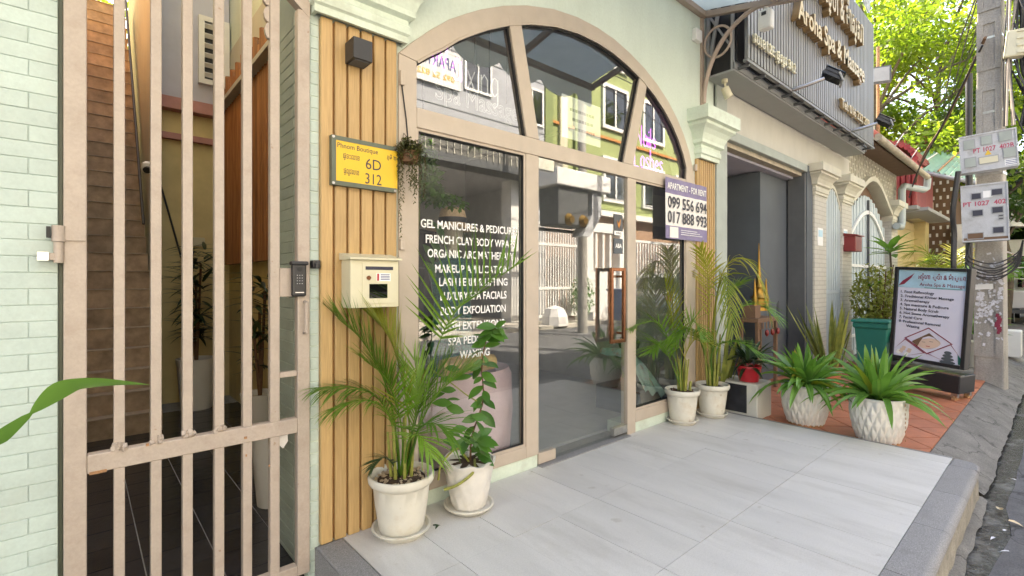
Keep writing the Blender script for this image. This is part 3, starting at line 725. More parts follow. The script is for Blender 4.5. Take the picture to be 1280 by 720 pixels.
# bracket with a ring at the right end
br = thing('canopy_bracket', 'taupe steel canopy bracket with a curved strut and a ring', 'bracket', (4.73, -.02, 3.5))
MB().box(4.705, 4.755, -.022, -.001, 3.08, 3.96).build('wall_bar', M['canopybeam'], br)
pts = [(4.73, -.03-.58*(1-math.cos(R(a))), 3.10+.76*math.sin(R(a))) for a in range(0, 91, 6)]
for i in range(1): MB().tube(pts, .022, 8).build('curved_strut', M['canopybeam'], br, smooth=True)
b = MB(); b.tube([(4.73, -.172+.135*math.cos(R(a)), 3.67+.15*math.sin(R(a))) for a in range(0, 361, 12)], .012, 8, cap=False); b.build('ring', M['canopybeam'], br, smooth=True)
jb = MB().box(4.54, 4.66, -.05, -.001, 3.68, 3.80).build('junction_box', M['white'], bevel=.008); tag(jb, 'small white junction box on the mint wall beside the canopy ring', 'junction box')
cb = thing('sensor_lamp', 'small white rounded sensor lamp hanging from the canopy end beam', 'sensor', (4.74, -.62, 3.86))
MB().box(4.70, 4.80, -.68, -.56, 3.62, 3.80).build('housing', M['white'], cb, bevel=.02)
MB().cyl((4.75, -.62, 3.80), (4.75, -.62, 3.87), .02).build('mount', M['white'], cb)
MB().box(4.694, 4.70, -.64, -.60, 3.74, 3.77).build('lens', M['black'], cb)
# ================================================================ STEEL GATE
gate = thing('steel_gate', 'tall pinkish beige steel bar gate standing in the dark passage entrance', 'gate', (.4, 0, -.12))
G_ = M['gate']; y0, y1 = -.022, .018
MB().box(-.047, .018, y0-.004, y1+.004, -.13, 2.9).build('hinge_stile', G_, gate, bevel=.004)
MB().box(.776, .833, y0-.004, y1+.004, -.11, 2.60).build('latch_stile', G_, gate, bevel=.004)
for xa, xb in ((.096, .130), (.211, .247), (.318, .354), (.433, .470), (.543, .580), (.656, .697)):
    MB().box(xa, xb, y0, y1, .645, 2.95).build('bar', G_, gate, bevel=.003)
    MB().box(xa, xb, y0, y1, -.06, .575).build('bar', G_, gate, bevel=.003)
MB().box(.0185, .7755, y0-.003, y1+.003, .575, .645).build('mid_rail', G_, gate, bevel=.004)
MB().box(.0185, .7755, y0-.003, y1+.003, -.115, -.06).build('bottom_rail', G_, gate, bevel=.004)
for z0, z1 in ((1.225, 1.36), (.845, .87)):
    MB().box(.6975, .7755, y0+.004, y1-.004, z0, z1).build('lock_rail', G_, gate, bevel=.003)
arc = [(.833-.8*(i/14), 2.60+.42*math.sin(math.pi*.5*(i/14))) for i in range(15)]
MB().band([(p[0], p[1]-.03) for p in arc], [(p[0], p[1]+.05) for p in arc], y0-.006, y1+.006).build('arched_top_rail', G_, gate)
sc = [(.605, 2.8), (.62, 2.62)]
b = MB(); pts = [(.600, 2.9)]
for k in range(4):
    for a in range(0, 181, 30): pts.append((.655-.035*math.sin(R(a))*(1-.15*k), 2.72-.075*k-.0375+.0375*math.cos(R(a))))
pts += [(.655, 2.42), (.655, 2.9)]
b.prism(pts, y0+.01, y1-.01).build('scalloped_cusp', G_, gate)
for x, z in ((.113, .65), (.229, .65), (.336, .652), (.45, .65), (.113, .648), (.34, .65)):
    b = MB()
    for k in range(5):
        mx = rm(random.uniform(0, 3), random.uniform(0, 3)); b.obox((x+random.uniform(-.018, .018), y0-.002, z+random.uniform(-.003, .022)), (.018, .014, .016), mx)
    b.build('weld_lump', G_, gate)
b = MB()
for x, z, w in ((.05, .577, .05), (.552, .60, .012), (.65, .45, .006), (.555, .52, .006), (.2, .647, .01)):
    b.box(x-w/2, x+w/2, y0-.0045, y0-.0035, z-.006, z+.005)
b.build('rust_patch', M['rust'], gate)
hg = obj('hinge', MB().cyl((-.060, -.03, 1.365), (-.060, -.03, 1.44), .014, n=14).cyl((-.060, -.03, 1.442), (-.060, -.03, 1.50), .019, n=14).box(-.060, .015, -.034, -.020, 1.448, 1.495).box(-.10, -.060, -.040, -.014, 1.375, 1.40).mesh('hinge', G_, smooth=True), gate)
hg.location = -wloc(gate)
MB().box(-.115, -.085, -.044, -.004, 1.372, 1.403).build('bracket', M['steel'], hg)
MB().box(-.092, -.080, -.040, -.02, 1.455, 1.495).build('rubber_stop', M['dark_rubber'], hg)
hd = obj('handle', MB().tube([(.806, -.028, 1.20), (.806, -.06, 1.195), (.806, -.06, 1.055), (.806, -.028, 1.05)], .008, 8).mesh('handle', G_, smooth=True), gate); hd.location = -wloc(gate)
lt = obj('latch_tongue', MB().prism([(.70, .60), (.745, .60), (.745, .53), (.7225, .50), (.70, .53)], .02, .03).mesh('latch_tongue', M['white']), gate); lt.location = -wloc(gate)
ic = thing('intercom', 'black door intercom fixed on the latch side of the steel gate', 'intercom', (.775, -.04, 1.30))
MB().box(.742, .808, -.058, -.027, 1.225, 1.385).build('housing', M['black'], ic, bevel=.01)
MB().box(.736, .814, -.068, -.027, 1.374, 1.392).build('hood', M['black'], ic, bevel=.006)
MB().cyl((.775, -.0595, 1.355), (.775, -.057, 1.355), .011, n=16).build('camera_lens', M['dark_rubber'], ic)
b = MB()
for i in range(3):
    for j in range(4): b.box(.762+.011*i, .766+.011*i, -.0588, -.0575, 1.285+.013*j, 1.289+.013*j)
b.build('keypad_dot', M['grey'], ic)
MB().box(.755, .795, -.0588, -.0575, 1.243, 1.247).build('trim_line', M['steel'], ic)
lk = MB().box(.84, .875, -.05, -.002, 1.36, 1.40).cyl((.855, -.06, 1.385), (.855, -.06, 1.36), .012).build('door_chain_latch', M['black'], bevel=.004); tag(lk, 'small dark latch on the mint post right of the gate', 'latch')

# ================================================================ PASSAGE BEHIND THE GATE
pas = structure('passage_floor', 'black slate tile floor of the passage behind the gate')
MB().box(-.06, 1.42, .02, 4.6, -.30, -.156).build('bed', M['palegrout'], pas)
tme = MB().box(.003, .2903, .003, .237, -.012, 0).mesh('tile', M['darktile'])
for i in range(0, 5):
    for j in range(17):
        xo = -.05+.2933*i
        if xo+.05 > .83 and j < 2: continue
        obj('tile', tme, pas, (xo, .03+.24*j, -.15+random.uniform(-.0005, .0005)))
gp = thing('passage_walls', 'dim ochre and lavender walls of the passage behind the gate', 'wall', (.5, 2, 0))
MB().box(-.12, -.065, .43, 9, -.3, 7).build('side_wall', M['ochre'], gp)
MB().box(.67, 1.42, 4.6, 4.75, -.3, 3.32).build('back_wall', M['ochre'], gp)
MB().box(.67, 1.42, 4.6, 4.75, 3.46, 7).build('upper_wall', M['lavender'], gp)
MB().box(.665, 1.42, 4.46, 4.75, 3.321, 3.459).build('ledge', M['pinkledge'], gp)
MB().box(.665, 1.42, 4.52, 4.599, 2.98, 3.05).build('ledge', M['pinkledge'], gp)
MB().box(.60, .664, 4.2, 8, -.3, 5.9).build('stair_side_wall', M['pale'], gp)
MB().box(1.42, 1.429, .46, 4.6, -.16, 1.5).build('side_wall', M['ochre'], gp)
MB().box(1.42, 1.429, .46, 4.6, 1.5, 4.2).build('side_wall', M['pale'], gp)
MB().box(-.1, 1.42, .25, .7, 3.25, 3.4).build('sun_block_slab', M['pale'], gp)  # unseen slab added to keep sun off the lower passage
MB().box(-.064, -.02, 3.6, 6.2, 2.9, 6).build('stone_cladding', M['stonesunlit'], gp)
MB().box(-.1, 1.1, 9, 9.2, -.3, 5.0).build('end_wall', M['pale'], gp)
stair = thing('staircase', 'steep brown tiled staircase climbing at the back of the passage', 'stairs', (.28, 3.4, -.15))
for k in range(28):
    z = -.15+.195*k; y = 3.35+.125*k
    MB().box(-.06, .598-.004*k, y, y+.30, z, z+.186).build('riser', M['stairtile'], stair)
    MB().box(-.06, .598-.004*k, y-.016, y+.30, z+.187, z+.195).build('tread', M['stairnose'], stair)
MB().tube([(.50, 4.0, 1.9), (.46, 6.6, 5.9)], .014, 6).build('handrail', M['black'], stair)
fen = thing('bamboo_screen', 'brown bamboo pole screen on the passage side wall', 'screen', (1.38, 3, 1.5))
for k in range(33):
    y = 1.75+.085*k; h = 2.25+.08*math.sin(k*2.1)
    MB().cyl((1.375, y, 1.50), (1.37, y, 1.5+h), .040, .038, n=8).build('bamboo_pole', M['bamboo'], fen, smooth=True)
lw = thing('louvre_window', 'white framed louvre window high on the passage wall', 'window', (1.25, 4.5, 4))
b = MB(); x0, x1, z0, z1 = 1.08, 1.41, 3.72, 4.55
b.box(x0, x0+.06, 4.53, 4.599, z0, z1); b.box(x1-.06, x1, 4.53, 4.599, z0, z1); b.box(x0+.06, x1-.06, 4.53, 4.599, z0, z0+.06); b.box(x0+.06, x1-.06, 4.53, 4.599, z1-.06, z1); b.build('frame', M['white'], lw)
MB().box(x0+.06, x1-.06, 4.585, 4.598, z0+.06, z1-.06).build('dark_opening', M['charcoal'], lw)
for k in range(6): MB().obox(((x0+x1)/2, 4.55, z0+.12+.12*k), (x1-x0-.12, .06, .012), rm(0, 0, R(-40))).build('slat', M['white'], lw)
cm = thing('security_camera', 'white round security camera on a bracket above the stairs', 'camera', (.55, 4.05, 2.5))
MB().lathe([(.001, -.065), (.045, -.055), (.062, -.01), (.056, .04), (.025, .062), (.001, .065)], 16, (.535, 4.0, 2.50), ).build('head', M['white'], cm, smooth=True)
MB().cyl((.53, 3.955, 2.475), (.52, 3.93, 2.46), .035).build('lens', M['black'], cm)
MB().tube([(.54, 4.02, 2.55), (.58, 4.1, 2.58), (.63, 4.199, 2.58)], .016, 6).build('arm', M['white'], cm)
o = MB().tube([(.625, 4.18, 6.0), (.63, 4.18, 3.8), (.64, 4.18, 3.0), (.625, 4.17, 2.0), (.64, 4.18, .7)], .016, 6).build('cable', M['cable'], smooth=True); tag(o, 'black cable bundle hanging down beside the stairs', 'cable')
o = MB().tube([(.60, 4.17, 6.0), (.61, 4.17, 4.6), (.615, 4.17, 3.6), (.60, 4.17, 2.7)], .022, 6).build('cable', M['cableblue'], smooth=True); tag(o, 'blue cable dropping from above beside the stairs', 'cable')
o = MB().tube([(.70, 4.58, 2.45), (.82, 4.58, 1.95), (.95, 4.58, 1.4), (1.1, 4.58, 1.0)], .011, 6).build('cable', M['cable'], smooth=True); tag(o, 'thin black cable slanting down the ochre passage wall', 'cable')
sw = MB().box(1.03, 1.15, 4.575, 4.599, 1.72, 1.83).build('wall_switch', M['cream'], bevel=.005); tag(sw, 'cream switch plate on the ochre passage wall', 'switch')

# ================================================================ THINGS ON THE FRONT WALL
lampb = thing('wall_lamp', 'black cube wall lamp on the wooden slats above the number plate', 'lamp', (1.06, -.1, 2.45))
MB().box(1.005, 1.105, -.135, -.031, 2.40, 2.505).build('housing', M['black'], lampb, bevel=.003)
MB().box(1.018, 1.092, -.122, -.045, 2.396, 2.4).build('lens', M['darkgrey'], lampb)
num = thing('number_plate', 'yellow house number plate reading 6D and 312 in a green metal frame', 'sign', (1.11, -.05, 1.9))
b = MB(); x0, x1, z0, z1, w = .925, 1.275, 1.775, 2.02, .022
for q in ((x0, x0+w, z0, z1), (x0+w, x1, z0, z0+w), (x0+w, x1, z1-w, z1)): b.box(q[0], q[1], -.062, -.031, q[2], q[3])
b.build('frame', M['greenframe'], num)
MB().box(x0+w, x1+.008, -.06, -.045, z0+w, z1-w).build('plate', M['yellow'], num)
b = MB()
for x, z in ((.933, 2.012), (.933, 1.783), (1.268, 2.012), (1.268, 1.783)): b.cyl((x, -.066, z), (x, -.06, z), .007, n=10)
b.build('bolt', M['steel'], num)
YP = -.0605
text('lettering', 'Phnom Boutique', .036, M['ink'], (1.062, YP, 1.974), FRONT, num, width=.215, depth=.0004)
text('lettering', 'ផ្ទះលេខ', .04, M['ink'], (1.026, YP, 1.925), FRONT, num, width=.085, depth=.0004)
text('lettering', 'ផ្លូវលេខ', .04, M['ink'], (1.026, YP, 1.85), FRONT, num, width=.08, depth=.0004)
text('lettering', '6D', .078, M['ink'], (1.145, YP, 1.902), FRONT, num, width=.085, depth=.0004)
text('lettering', '312', .078, M['ink'], (1.145, YP, 1.826), FRONT, num, width=.09, depth=.0004)
text('lettering', 'ភូមិ ២', .03, M['ink'], (1.248, YP, 1.958), FRONT, num, width=.055, depth=.0004)
mb = thing('letter_box', 'cream metal letter box on the wooden slats below the number plate', 'letter box', (1.11, -.08, 1.29))
MB().box(.985, 1.245, -.145, -.031, 1.165, 1.405).build('body', M['cream'], mb, bevel=.004)
MB().prism([(-.165, 1.405), (-.165, 1.415), (-.031, 1.44), (-.031, 1.405)], .975, 1.255, 'yz').build('lid', M['cream'], mb)
MB().box(1.045, 1.228, -.149, -.1455, 1.185, 1.39).build('door', M['cream'], mb, bevel=.0015)
MB().box(1.06, 1.21, -.1505, -.1495, 1.355, 1.372).build('slot', M['ink'], mb)
MB().cyl((1.076, -.156, 1.315), (1.076, -.149, 1.315), .011, n=12).build('keyhole', M['copper'], mb)
MB().box(1.118, 1.195, -.151, -.1495, 1.298, 1.338).build('sticker', M['vinyl'], mb)
b = MB()
for k in range(4): b.box(1.14, 1.19, -.1515, -.1511, 1.305+.008*k, 1.309+.008*k)
b.build('sticker_line', M['navy'], mb)
MB().box(1.121, 1.132, -.1515, -.1511, 1.3, 1.336).build('sticker_mark', M['red'], mb)
MB().box(1.08, 1.178, -.1505, -.1495, 1.212, 1.284).build('pane', M['carglass'], mb)
# cable on the jamb and hanging basket
o = MB().tube([(1.325, -.025, 2.42), (1.335, -.02, 2.36), (1.36, -.018, 2.2), (1.37, -.018, 2.1), (1.345, -.05, 2.02)], .004, 6).build('cable', M['cable']); tag(o, 'thin black wire looping down the beige jamb to the hanging basket', 'cable')
o = MB().box(1.317, 1.345, -.035, -.0145, 2.38, 2.46).build('hinge_block', M['beige'], bevel=.004); tag(o, 'beige hinge block on the jamb under the left moulding', 'hinge')
o = MB().box(1.317, 1.345, -.035, -.0145, 1.47, 1.53).build('hinge_block', M['beige'], bevel=.004); tag(o, 'beige hinge block on the jamb beside the letter box top', 'hinge')

# banner
ban = thing('rent_banner', 'purple and white banner reading FOR RENT with two phone numbers', 'banner', (4.38, -.05, 1.97))
def wavy(x0, x1, z0, z1, yf, nx=24, nz_=10):
    bb = MB(); vs = []; fs = []
    for i in range(nx+1):
        for j in range(nz_+1):
            x = x0+(x1-x0)*i/nx; z = z0+(z1-z0)*j/nz_
            vs.append((x, yf+.004*math.sin(x*31+.8*math.sin(z*5)), z))
    for i in range(nx):
        for j in range(nz_):
            a = i*(nz_+1)+j; fs.append((a, a+1, a+nz_+2, a+nz_+1))
    return bb.add(vs, fs)
YB = -.043
wavy(3.985, 4.765, 1.81, 2.105, YB).build('white_field', M['bannerwhite'], ban, smooth=True)
wavy(3.985, 4.765, 2.105, 2.25, YB).build('top_band', M['purple'], ban, smooth=True)
wavy(3.985, 4.765, 1.69, 1.81, YB).build('bottom_band', M['purple'], ban, smooth=True)
wavy(4.06, 4.20, 1.70, 1.80, YB-.004, 6, 4).build('white_box', M['bannerwhite'], ban)
text('lettering', 'APARTMENT - FOR RENT', .085, M['vinyl'], (4.375, YB-.0065, 2.172), FRONT, ban, width=.72, bold=.001, depth=.0005)
text('lettering', '099 556 694', .15, M['ink'], (4.385, YB-.0065, 2.02), FRONT, ban, width=.73, bold=.002, depth=.0005)
text('lettering', '017 888 993', .15, M['ink'], (4.385, YB-.0065, 1.885), FRONT, ban, width=.73, bold=.002, depth=.0005)
b = MB()
for k in range(3): b.box(4.25, 4.66-.05*k, YB-.0062, YB-.0056, 1.735+.02*k, 1.742+.02*k)
b.build('small_print', M['paper'], ban)

# neon tubes and notice behind the upper panes
STROKES = {'W': ([(0,1),(.25,0),(.5,.8),(.75,0),(1,1)],), 'N': ([(0,0),(0,1),(.7,0),(.7,1)],), 'L': ([(0,1),(0,0),(.55,0)],),
 'a': ([(.5,.45),(.25,.58),(.02,.3),(.2,0),(.48,.15),(.5,.55),(.52,0)],), 'x': ([(0,.55),(.45,0)],[(.45,.55),(0,0)]), 'i': ([(0,0),(0,.55)],[(0,.75),(0,.82)]),
 'n': ([(0,0),(0,.55)],[(0,.4),(.2,.57),(.42,.45),(.43,0)]), 'g': ([(.48,.5),(.22,.57),(.02,.28),(.22,.02),(.47,.15)],[(.48,.55),(.48,-.2),(.25,-.35),(.03,-.22)]),
 'l': ([(0,0),(0,1)],), 's': ([(.4,.48),(.2,.57),(.03,.43),(.2,.3),(.4,.15),(.2,0),(.02,.1)],), 'h': ([(0,0),(0,1)],[(0,.4),(.2,.57),(.42,.45),(.43,0)]), 'e': ([(.04,.3),(.45,.32),(.25,.57),(.02,.28),(.22,0),(.44,.12)],)}
def neon(label, body, size, xa, xb, z, m, y=.09, group=None, th=.005):
    """single-stroke glass tubes, letter by letter."""
    t = thing('neon_sign', label, 'neon sign', ((xa+xb)/2, y, z))
    if ' ' in body:
        text('neon_tube', body, size, m, ((xa+xb)/2, y, z), FRONT, t, width=xb-xa, outline=.002)
    else:
        wd = [max(q[0] for st_ in STROKES[c] for q in st_)+.22 for c in body]; k = (xb-xa)/sum(wd); x = xa
        for c, w_ in zip(body, wd):
            b = MB()
            for st_ in STROKES[c]:
                p = [(x+q[0]*k, y, z-size*.4+q[1]*size) for q in st_]
                b.tube(bez(p, 14) if len(p) > 4 and c not in 'WN' else p, th, 6)
            b.build('neon_tube', m, t, smooth=True); x += w_*k
    b = MB()
    for x in (xa+.06, xb-.1): b.cyl((x, y, z+size*.3), (x, y, z+size*.3+.5), .003, n=5)
    b.build('hanging_chain', M['cable'], t)
neon('lit purple neon letters Wa hanging behind the upper left pane', 'Wa', .24, 1.58, 1.84, 2.66, neon_p)
neon('unlit white neon letters hanging behind the upper left pane', 'xing', .22, 1.86, 2.14, 2.62, neon_o)
neon('unlit white outline neon words Spa Massage', 'Spa Massage', .17, 1.60, 2.27, 2.45, neon_o, .06)
neon('purple neon word Nails behind the upper right pane', 'Nails', .18, 3.72, 4.06, 2.60, neon_p, th=.004)
neon('bright purple neon word Lashes behind the upper right pane', 'Lashes', .18, 3.70, 4.18, 2.40, neon_p)
nt_ = thing('paper_notice', 'white paper notice hanging inside the upper middle pane', 'notice', (2.94, .06, 2.54))
MB().box(2.714, 3.173, .055, .062, 2.385, 2.71).build('sheet', M['vinyl'], nt_)
b = MB()
for r in range(3):
    x = 2.80+.03*r
    while x < 3.08:
        w = random.uniform(.012, .03); b.box(x, x+w, .053, .0549, 2.60-.07*r, 2.622-.07*r); x += w+.008
b.build('print_line', M['grey'], nt_)

# ================================================================ INSIDE THE SHOP
ch = thing('tub_chair', 'dusty pink velvet tub chair behind the left pane', 'chair', (2.0, .55, 0))
def tub(r0, r1, h, a0, a1, zb):
    bb = MB(); n = 26; vs = []; fs = []
    for i in range(n+1):
        a = a0+(a1-a0)*i/n
        for (r, z) in ((r0, zb), (r1*.97, zb+.04), (r1*1.03, zb+h*.5), (r1*1.0, zb+h-.05), (r1*.94, zb+h), (r0*1.02, zb+h-.03), (r0, zb+h*.5)):
            vs.append((2.02+r*math.cos(a)*1.05, .38+r*math.sin(a)*.75, z))
    m_ = 7
    for i in range(n):
        for k in range(m_): fs.append((i*m_+k, i*m_+(k+1) % m_, (i+1)*m_+(k+1) % m_, (i+1)*m_+k))
    fs += [tuple(range(m_)), tuple(reversed(range(n*m_, n*m_+m_)))]
    return bb.add(vs, fs)
tub(.26, .38, .62, R(-200), R(60), .06).build('tub_shell', M['pink'], ch, smooth=True)
MB().lathe([(.02, .05), (.30, .05), (.31, .30), (.28, .36), (.02, .37)], 24, (2.02, .38, 0), cap=False).build('seat', M['pink'], ch, smooth=True)
cu = MB().tube([(1.70, .15, .75), (1.76, .14, .75), (1.98, .13, .76), (2.10, .13, .75)], [.052, .062, .064, .05], 14).build('bolster', M['goldcloth'], smooth=True); tag(cu, 'crumpled gold satin bolster on the pink chair back', 'cushion')
mn = thing('mannequin', 'mannequin bust in teal sequin dress on the pink chair behind the left pane', 'mannequin', (2.0, .46, .38))
MB().lathe([(.03, -.13), (.034, -.10), (.04, -.085), (.062, -.05), (.074, .0), (.076, .05), (.062, .10), (.03, .13), (.002, .135)], 20, (2.0, .46, 1.64)).build('head', M['mann'], mn, smooth=True)
MB().lathe([(.075, -.14), (.05, -.10), (.036, -.06), (.034, .04)], 16, (2.0, .46, 1.54)).build('neck', M['mann'], mn, smooth=True)
teal = mat('teal_sequin_cloth', (.04, .16, .15), .3, .9, 70, .6, 90)
MB().lathe([(.20, -1.0), (.19, -.6), (.165, -.45), (.15, -.25), (.18, -.1), (.20, -.02), (.13, .05), (.06, .075)], 24, (2.0, .46, 1.40), fn=lambda r, z, a, i: (r*(1-.28*abs(math.sin(a))), z)).build('dress', teal, mn, smooth=True)
ht = thing('straw_hat', 'straw hat with a dark band on the mannequin', 'hat', (2.0, .46, 1.72))
MB().lathe([(.19, -.045), (.185, -.035), (.10, .0), (.098, .05), (.085, .10), (.05, .115), (.002, .118)], 28, (2.0, .46, 1.71), cap=False).build('crown', M['hatstraw'], ht, smooth=True)
MB().lathe([(.1035, .003), (.102, .04)], 28, (2.0, .46, 1.71), cap=False).build('band', M['ink'], ht, smooth=True)
flo = mat('floral_mint_cloth', (.32, .47, .42), .8, .1, 4, stain=(.40, .10, .08), stain_amt=1.0, stain_scale=9)
bn = thing('floral_cloth', 'mint floral cloth draped over a low seat behind the right pane', 'cloth', (4.0, .5, .3))
bb = MB(); vs = []; fs = []
for i in range(25):
    for j in range(13):
        u, v = i/24, j/12
        vs.append((3.98+.42*u, .16+.55*v, .25+.34*math.sin(min(1, v*1.5)*1.57)*(.8+.3*math.sin(u*3+.5))+.025*math.sin(u*17+v*6)-.1*u))
for i in range(24):
    for j in range(12): a = i*13+j; fs.append((a, a+1, a+14, a+13))
bb.add(vs, fs).build('drape', flo, bn, smooth=True)
MB().box(3.98, 4.4, .25, .75, 0, .24).build('low_seat', M['darkgrey'], bn)
o = MB().lathe([(.04, -.08), (.10, -.04), (.115, .02), (.07, .08), (.01, .09)], 16, (4.2, .5, .66)).build('cushion', M['charcoal'], smooth=True); tag(o, 'dark round cushion on the floral cloth behind the right pane', 'cushion')
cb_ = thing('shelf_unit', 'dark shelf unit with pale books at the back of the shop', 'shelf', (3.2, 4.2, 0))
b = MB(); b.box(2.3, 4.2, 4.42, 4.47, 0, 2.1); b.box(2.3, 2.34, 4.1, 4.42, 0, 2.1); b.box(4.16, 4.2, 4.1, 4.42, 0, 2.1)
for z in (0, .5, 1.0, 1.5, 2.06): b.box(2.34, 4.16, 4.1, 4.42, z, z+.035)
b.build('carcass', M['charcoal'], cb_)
for k in range(9):
    o = MB().box(2.5+.07*k, 2.555+.07*k, 4.15, 4.38, 1.036, 1.036+random.uniform(.22, .3)).build('book', M[random.choice(['cream', 'pale', 'white'])]); tag(o, 'pale book in the row on the dark shelf unit', 'book', 'books on the shelf unit')
# ================================================================ PLANTS AND POTS
def blade(mb, p, d, L, w, droop=.3, nrm=None, segs=3, fold=.15, prof=None):
    """one thin leaf blade: two strips joined at a slightly folded midrib."""
    d = d.normalized(); up = nrm or Vector((0, 0, 1))
    side = d.cross(up)
    side = side.normalized() if side.length > 1e-4 else Vector((1, 0, 0))
    o = len(mb.v); pos = Vector(p); dirn = d.copy()
    for i in range(segs+1):
        s = i/segs
        ww = w*((prof[i] if prof else (1-s)**.7*(.55+1.6*s if s < .3 else 1.03)))
        f = side.cross(dirn).normalized()*ww*fold
        mb.v += [tuple(pos+side*ww*.5+f), tuple(pos), tuple(pos-side*ww*.5+f)]
        dirn = (dirn+Vector((0, 0, -droop/segs))).normalized(); pos = pos+dirn*(L/segs)
    for i in range(segs):
        a = o+3*i; mb.f += [(a, a+1, a+4, a+3), (a+1, a+2, a+5, a+4)]
def frond_mesh(ctrl, n=24, ll=.22, lw=.016, start=.25, droop=.25, ang=50, lift=.35, rr=.006, plane=None):
    """feather palm frond: a rachis through the control points with paired leaflets."""
    mb = MB(); pts = bez(ctrl, 24)
    rs = [rr*(1-.8*i/24) for i in range(25)]
    mb.tube(pts, rs, 5)
    for i in range(n):
        s = start+(1-start)*(i+.5)/n; t = s*24; k = min(int(t), 23); p = pts[k].lerp(pts[k+1], t-k)
        tan = (pts[k+1]-pts[k]).normalized()
        up = Vector(plane) if plane else Vector((0, 0, 1))
        sd = tan.cross(up)
        if sd.length < .15: sd = tan.cross(Vector((0, 1, .2)))
        sd.normalize(); nr = sd.cross(tan).normalized()
        u = (s-start)/(1-start)
        Lf = ll*(.55+1.0*math.sin(math.pi*min(1, .18+.75*u)))*.72
        a = R(ang*(1-.45*u)+random.uniform(-5, 5))
        for sg in (1, -1):
            d = tan*math.cos(a)+sd*sg*math.sin(a)+nr*lift*random.uniform(.6, 1.3)
            blade(mb, p, d, Lf*random.uniform(.88, 1.08), lw, droop*random.uniform(.6, 1.4), nr)
    return mb
def frond(parent, ctrl, m='leaf', name='frond', **k):
    return frond_mesh(ctrl, **k).build(name, M[m], parent)
def pot_things(label, x, y, z=0, s=1.0, saucer=True, rx=.175, h=.30, m='potwhite', cat='potted plant', name='potted_palm', scallop=True):
    t = thing(name, label, cat, (x, y, z))
    zb = .025*s
    def fn(r, zz, a, i):
        if scallop and 6 <= i <= 7: return (r+.002, zz-.009*abs(math.sin(a*13)))
        return (r, zz)
    k = rx*s/.175
    prof = [(.02, 0), (.112, 0), (.118, .01), (.128, .06), (.140, .14), (.150, .222), (.154, .232), (.160, .236), (.171, .240), (.174, .246), (.176, .264), (.172, .274), (.165, .277), (.156, .270), (.150, .248), (.02, .243)]
    hs = h*s/.30
    MB().lathe([(r*k, zb+q*hs*1.0) for r, q in prof], 44, (x, y, z), fn).build('pot', M[m], t, smooth=True)
    if saucer:
        MB().lathe([(.02*k, .0), (.118*k, .0), (.142*k, .026), (.156*k, .034), (.158*k, .042), (.146*k, .042), (.130*k, .026), (.02*k, .022)], 40, (x, y, z)).build('saucer', M[m], t, smooth=True)
    MB().lathe([(.147*k, .25*hs+zb-.008), (.08*k, .255*hs+zb+.004), (.001, .256*hs+zb+.006)], 20, (x, y, z), cap=False).build('soil', M['soil'], t, smooth=True)
    return t, z+zb+.25*hs
def pebbles(t, x, y, z, r, n, size=.012, m='pebble'):
    b = MB()
    for i in range(n):
        a = random.uniform(0, 6.28); q = r*math.sqrt(random.random()); s = size*random.uniform(.7, 1.4)
        mx = rm(random.uniform(0, 6), random.uniform(0, 1))
        c = Vector((x+q*math.cos(a), y+q*math.sin(a), z+.006))
        v0 = [c+mx @ Vector((s*px, s*.8*py, s*.6*pz)) for px, py, pz in ((1,0,0),(-1,0,0),(0,1,0),(0,-1,0),(0,0,1),(0,0,-1))]
        b.add(v0, [(0,2,4),(2,1,4),(1,3,4),(3,0,4),(2,0,5),(1,2,5),(3,1,5),(0,3,5)])
    b.build('pebbles', M[m], t, kind='stuff', smooth=True)

# --- areca palm in the scalloped pot by the wooden slats
p1, zs = pot_things('areca palm in scalloped cream pot with saucer beside the wooden slats', 1.245, -.175, rx=.168, h=.31)
pebbles(p1, 1.245, -.175, zs, .135, 90, .013)
b = MB()
for i in range(7):
    a = i*.9; b.cyl((1.245+.05*math.cos(a), -.175+.05*math.sin(a), zs-.02), (1.245+.07*math.cos(a), -.175+.07*math.sin(a), zs+.24+.05*(i % 3)), .010, .006, 7)
b.build('stem', M['stem'], p1, smooth=True)
MB().cyl((1.29, -.16, zs-.02), (1.315, -.15, zs+.17), .013, .012, 8).build('brown_stem', M['brownstem'], p1, smooth=True)
frond(p1, [(1.235,-.17,zs), (1.201, -0.171, 0.607), (1.149, -0.152, 0.816), (1.053, -0.12, 1.004), (0.939, -0.1, 1.117)], n=44, ll=.30, lw=.013, start=.36, droop=.10, ang=48, lift=.25)
frond(p1, [(1.25,-.18,zs), (1.273, -0.208, 0.519), (1.232, -0.198, 0.812), (1.189, -0.16, 0.997), (1.143, -0.093, 1.098)], 'leaf_gold', n=40, ll=.29, lw=.014, start=.34, droop=.05, ang=44, lift=.2)
frond(p1, [(1.26,-.19,zs), (1.294, -0.253, 0.525), (1.337, -0.291, 0.78), (1.38, -0.329, 0.997), (1.472, -0.41, 1.189), (1.685, -0.572, 1.378)], n=19, ll=.34, lw=.019, start=.60, droop=.06, ang=62, lift=.75, plane=(-.3, -.5, 1))
frond(p1, [(1.235,-.18,zs), (1.208, -0.177, 0.505), (1.131, -0.162, 0.699), (0.992, -0.146, 0.781), (0.832, -0.139, 0.795)], n=38, ll=.23, lw=.012, start=.3, droop=.75, ang=52, lift=.2)
frond(p1, [(1.235,-.18,zs), (1.214, -0.182, 0.493), (1.147, -0.19, 0.653), (1.018, -0.196, 0.724), (0.877, -0.178, 0.698)], n=34, ll=.20, lw=.011, start=.35, droop=.7, ang=50, lift=.15)
frond(p1, [(1.255,-.18,zs), (1.275, -0.236, 0.443), (1.279, -0.293, 0.558), (1.32, -0.383, 0.59), (1.36, -0.472, 0.543)], n=16, ll=.25, lw=.018, start=.42, droop=.55, ang=58, lift=.3)
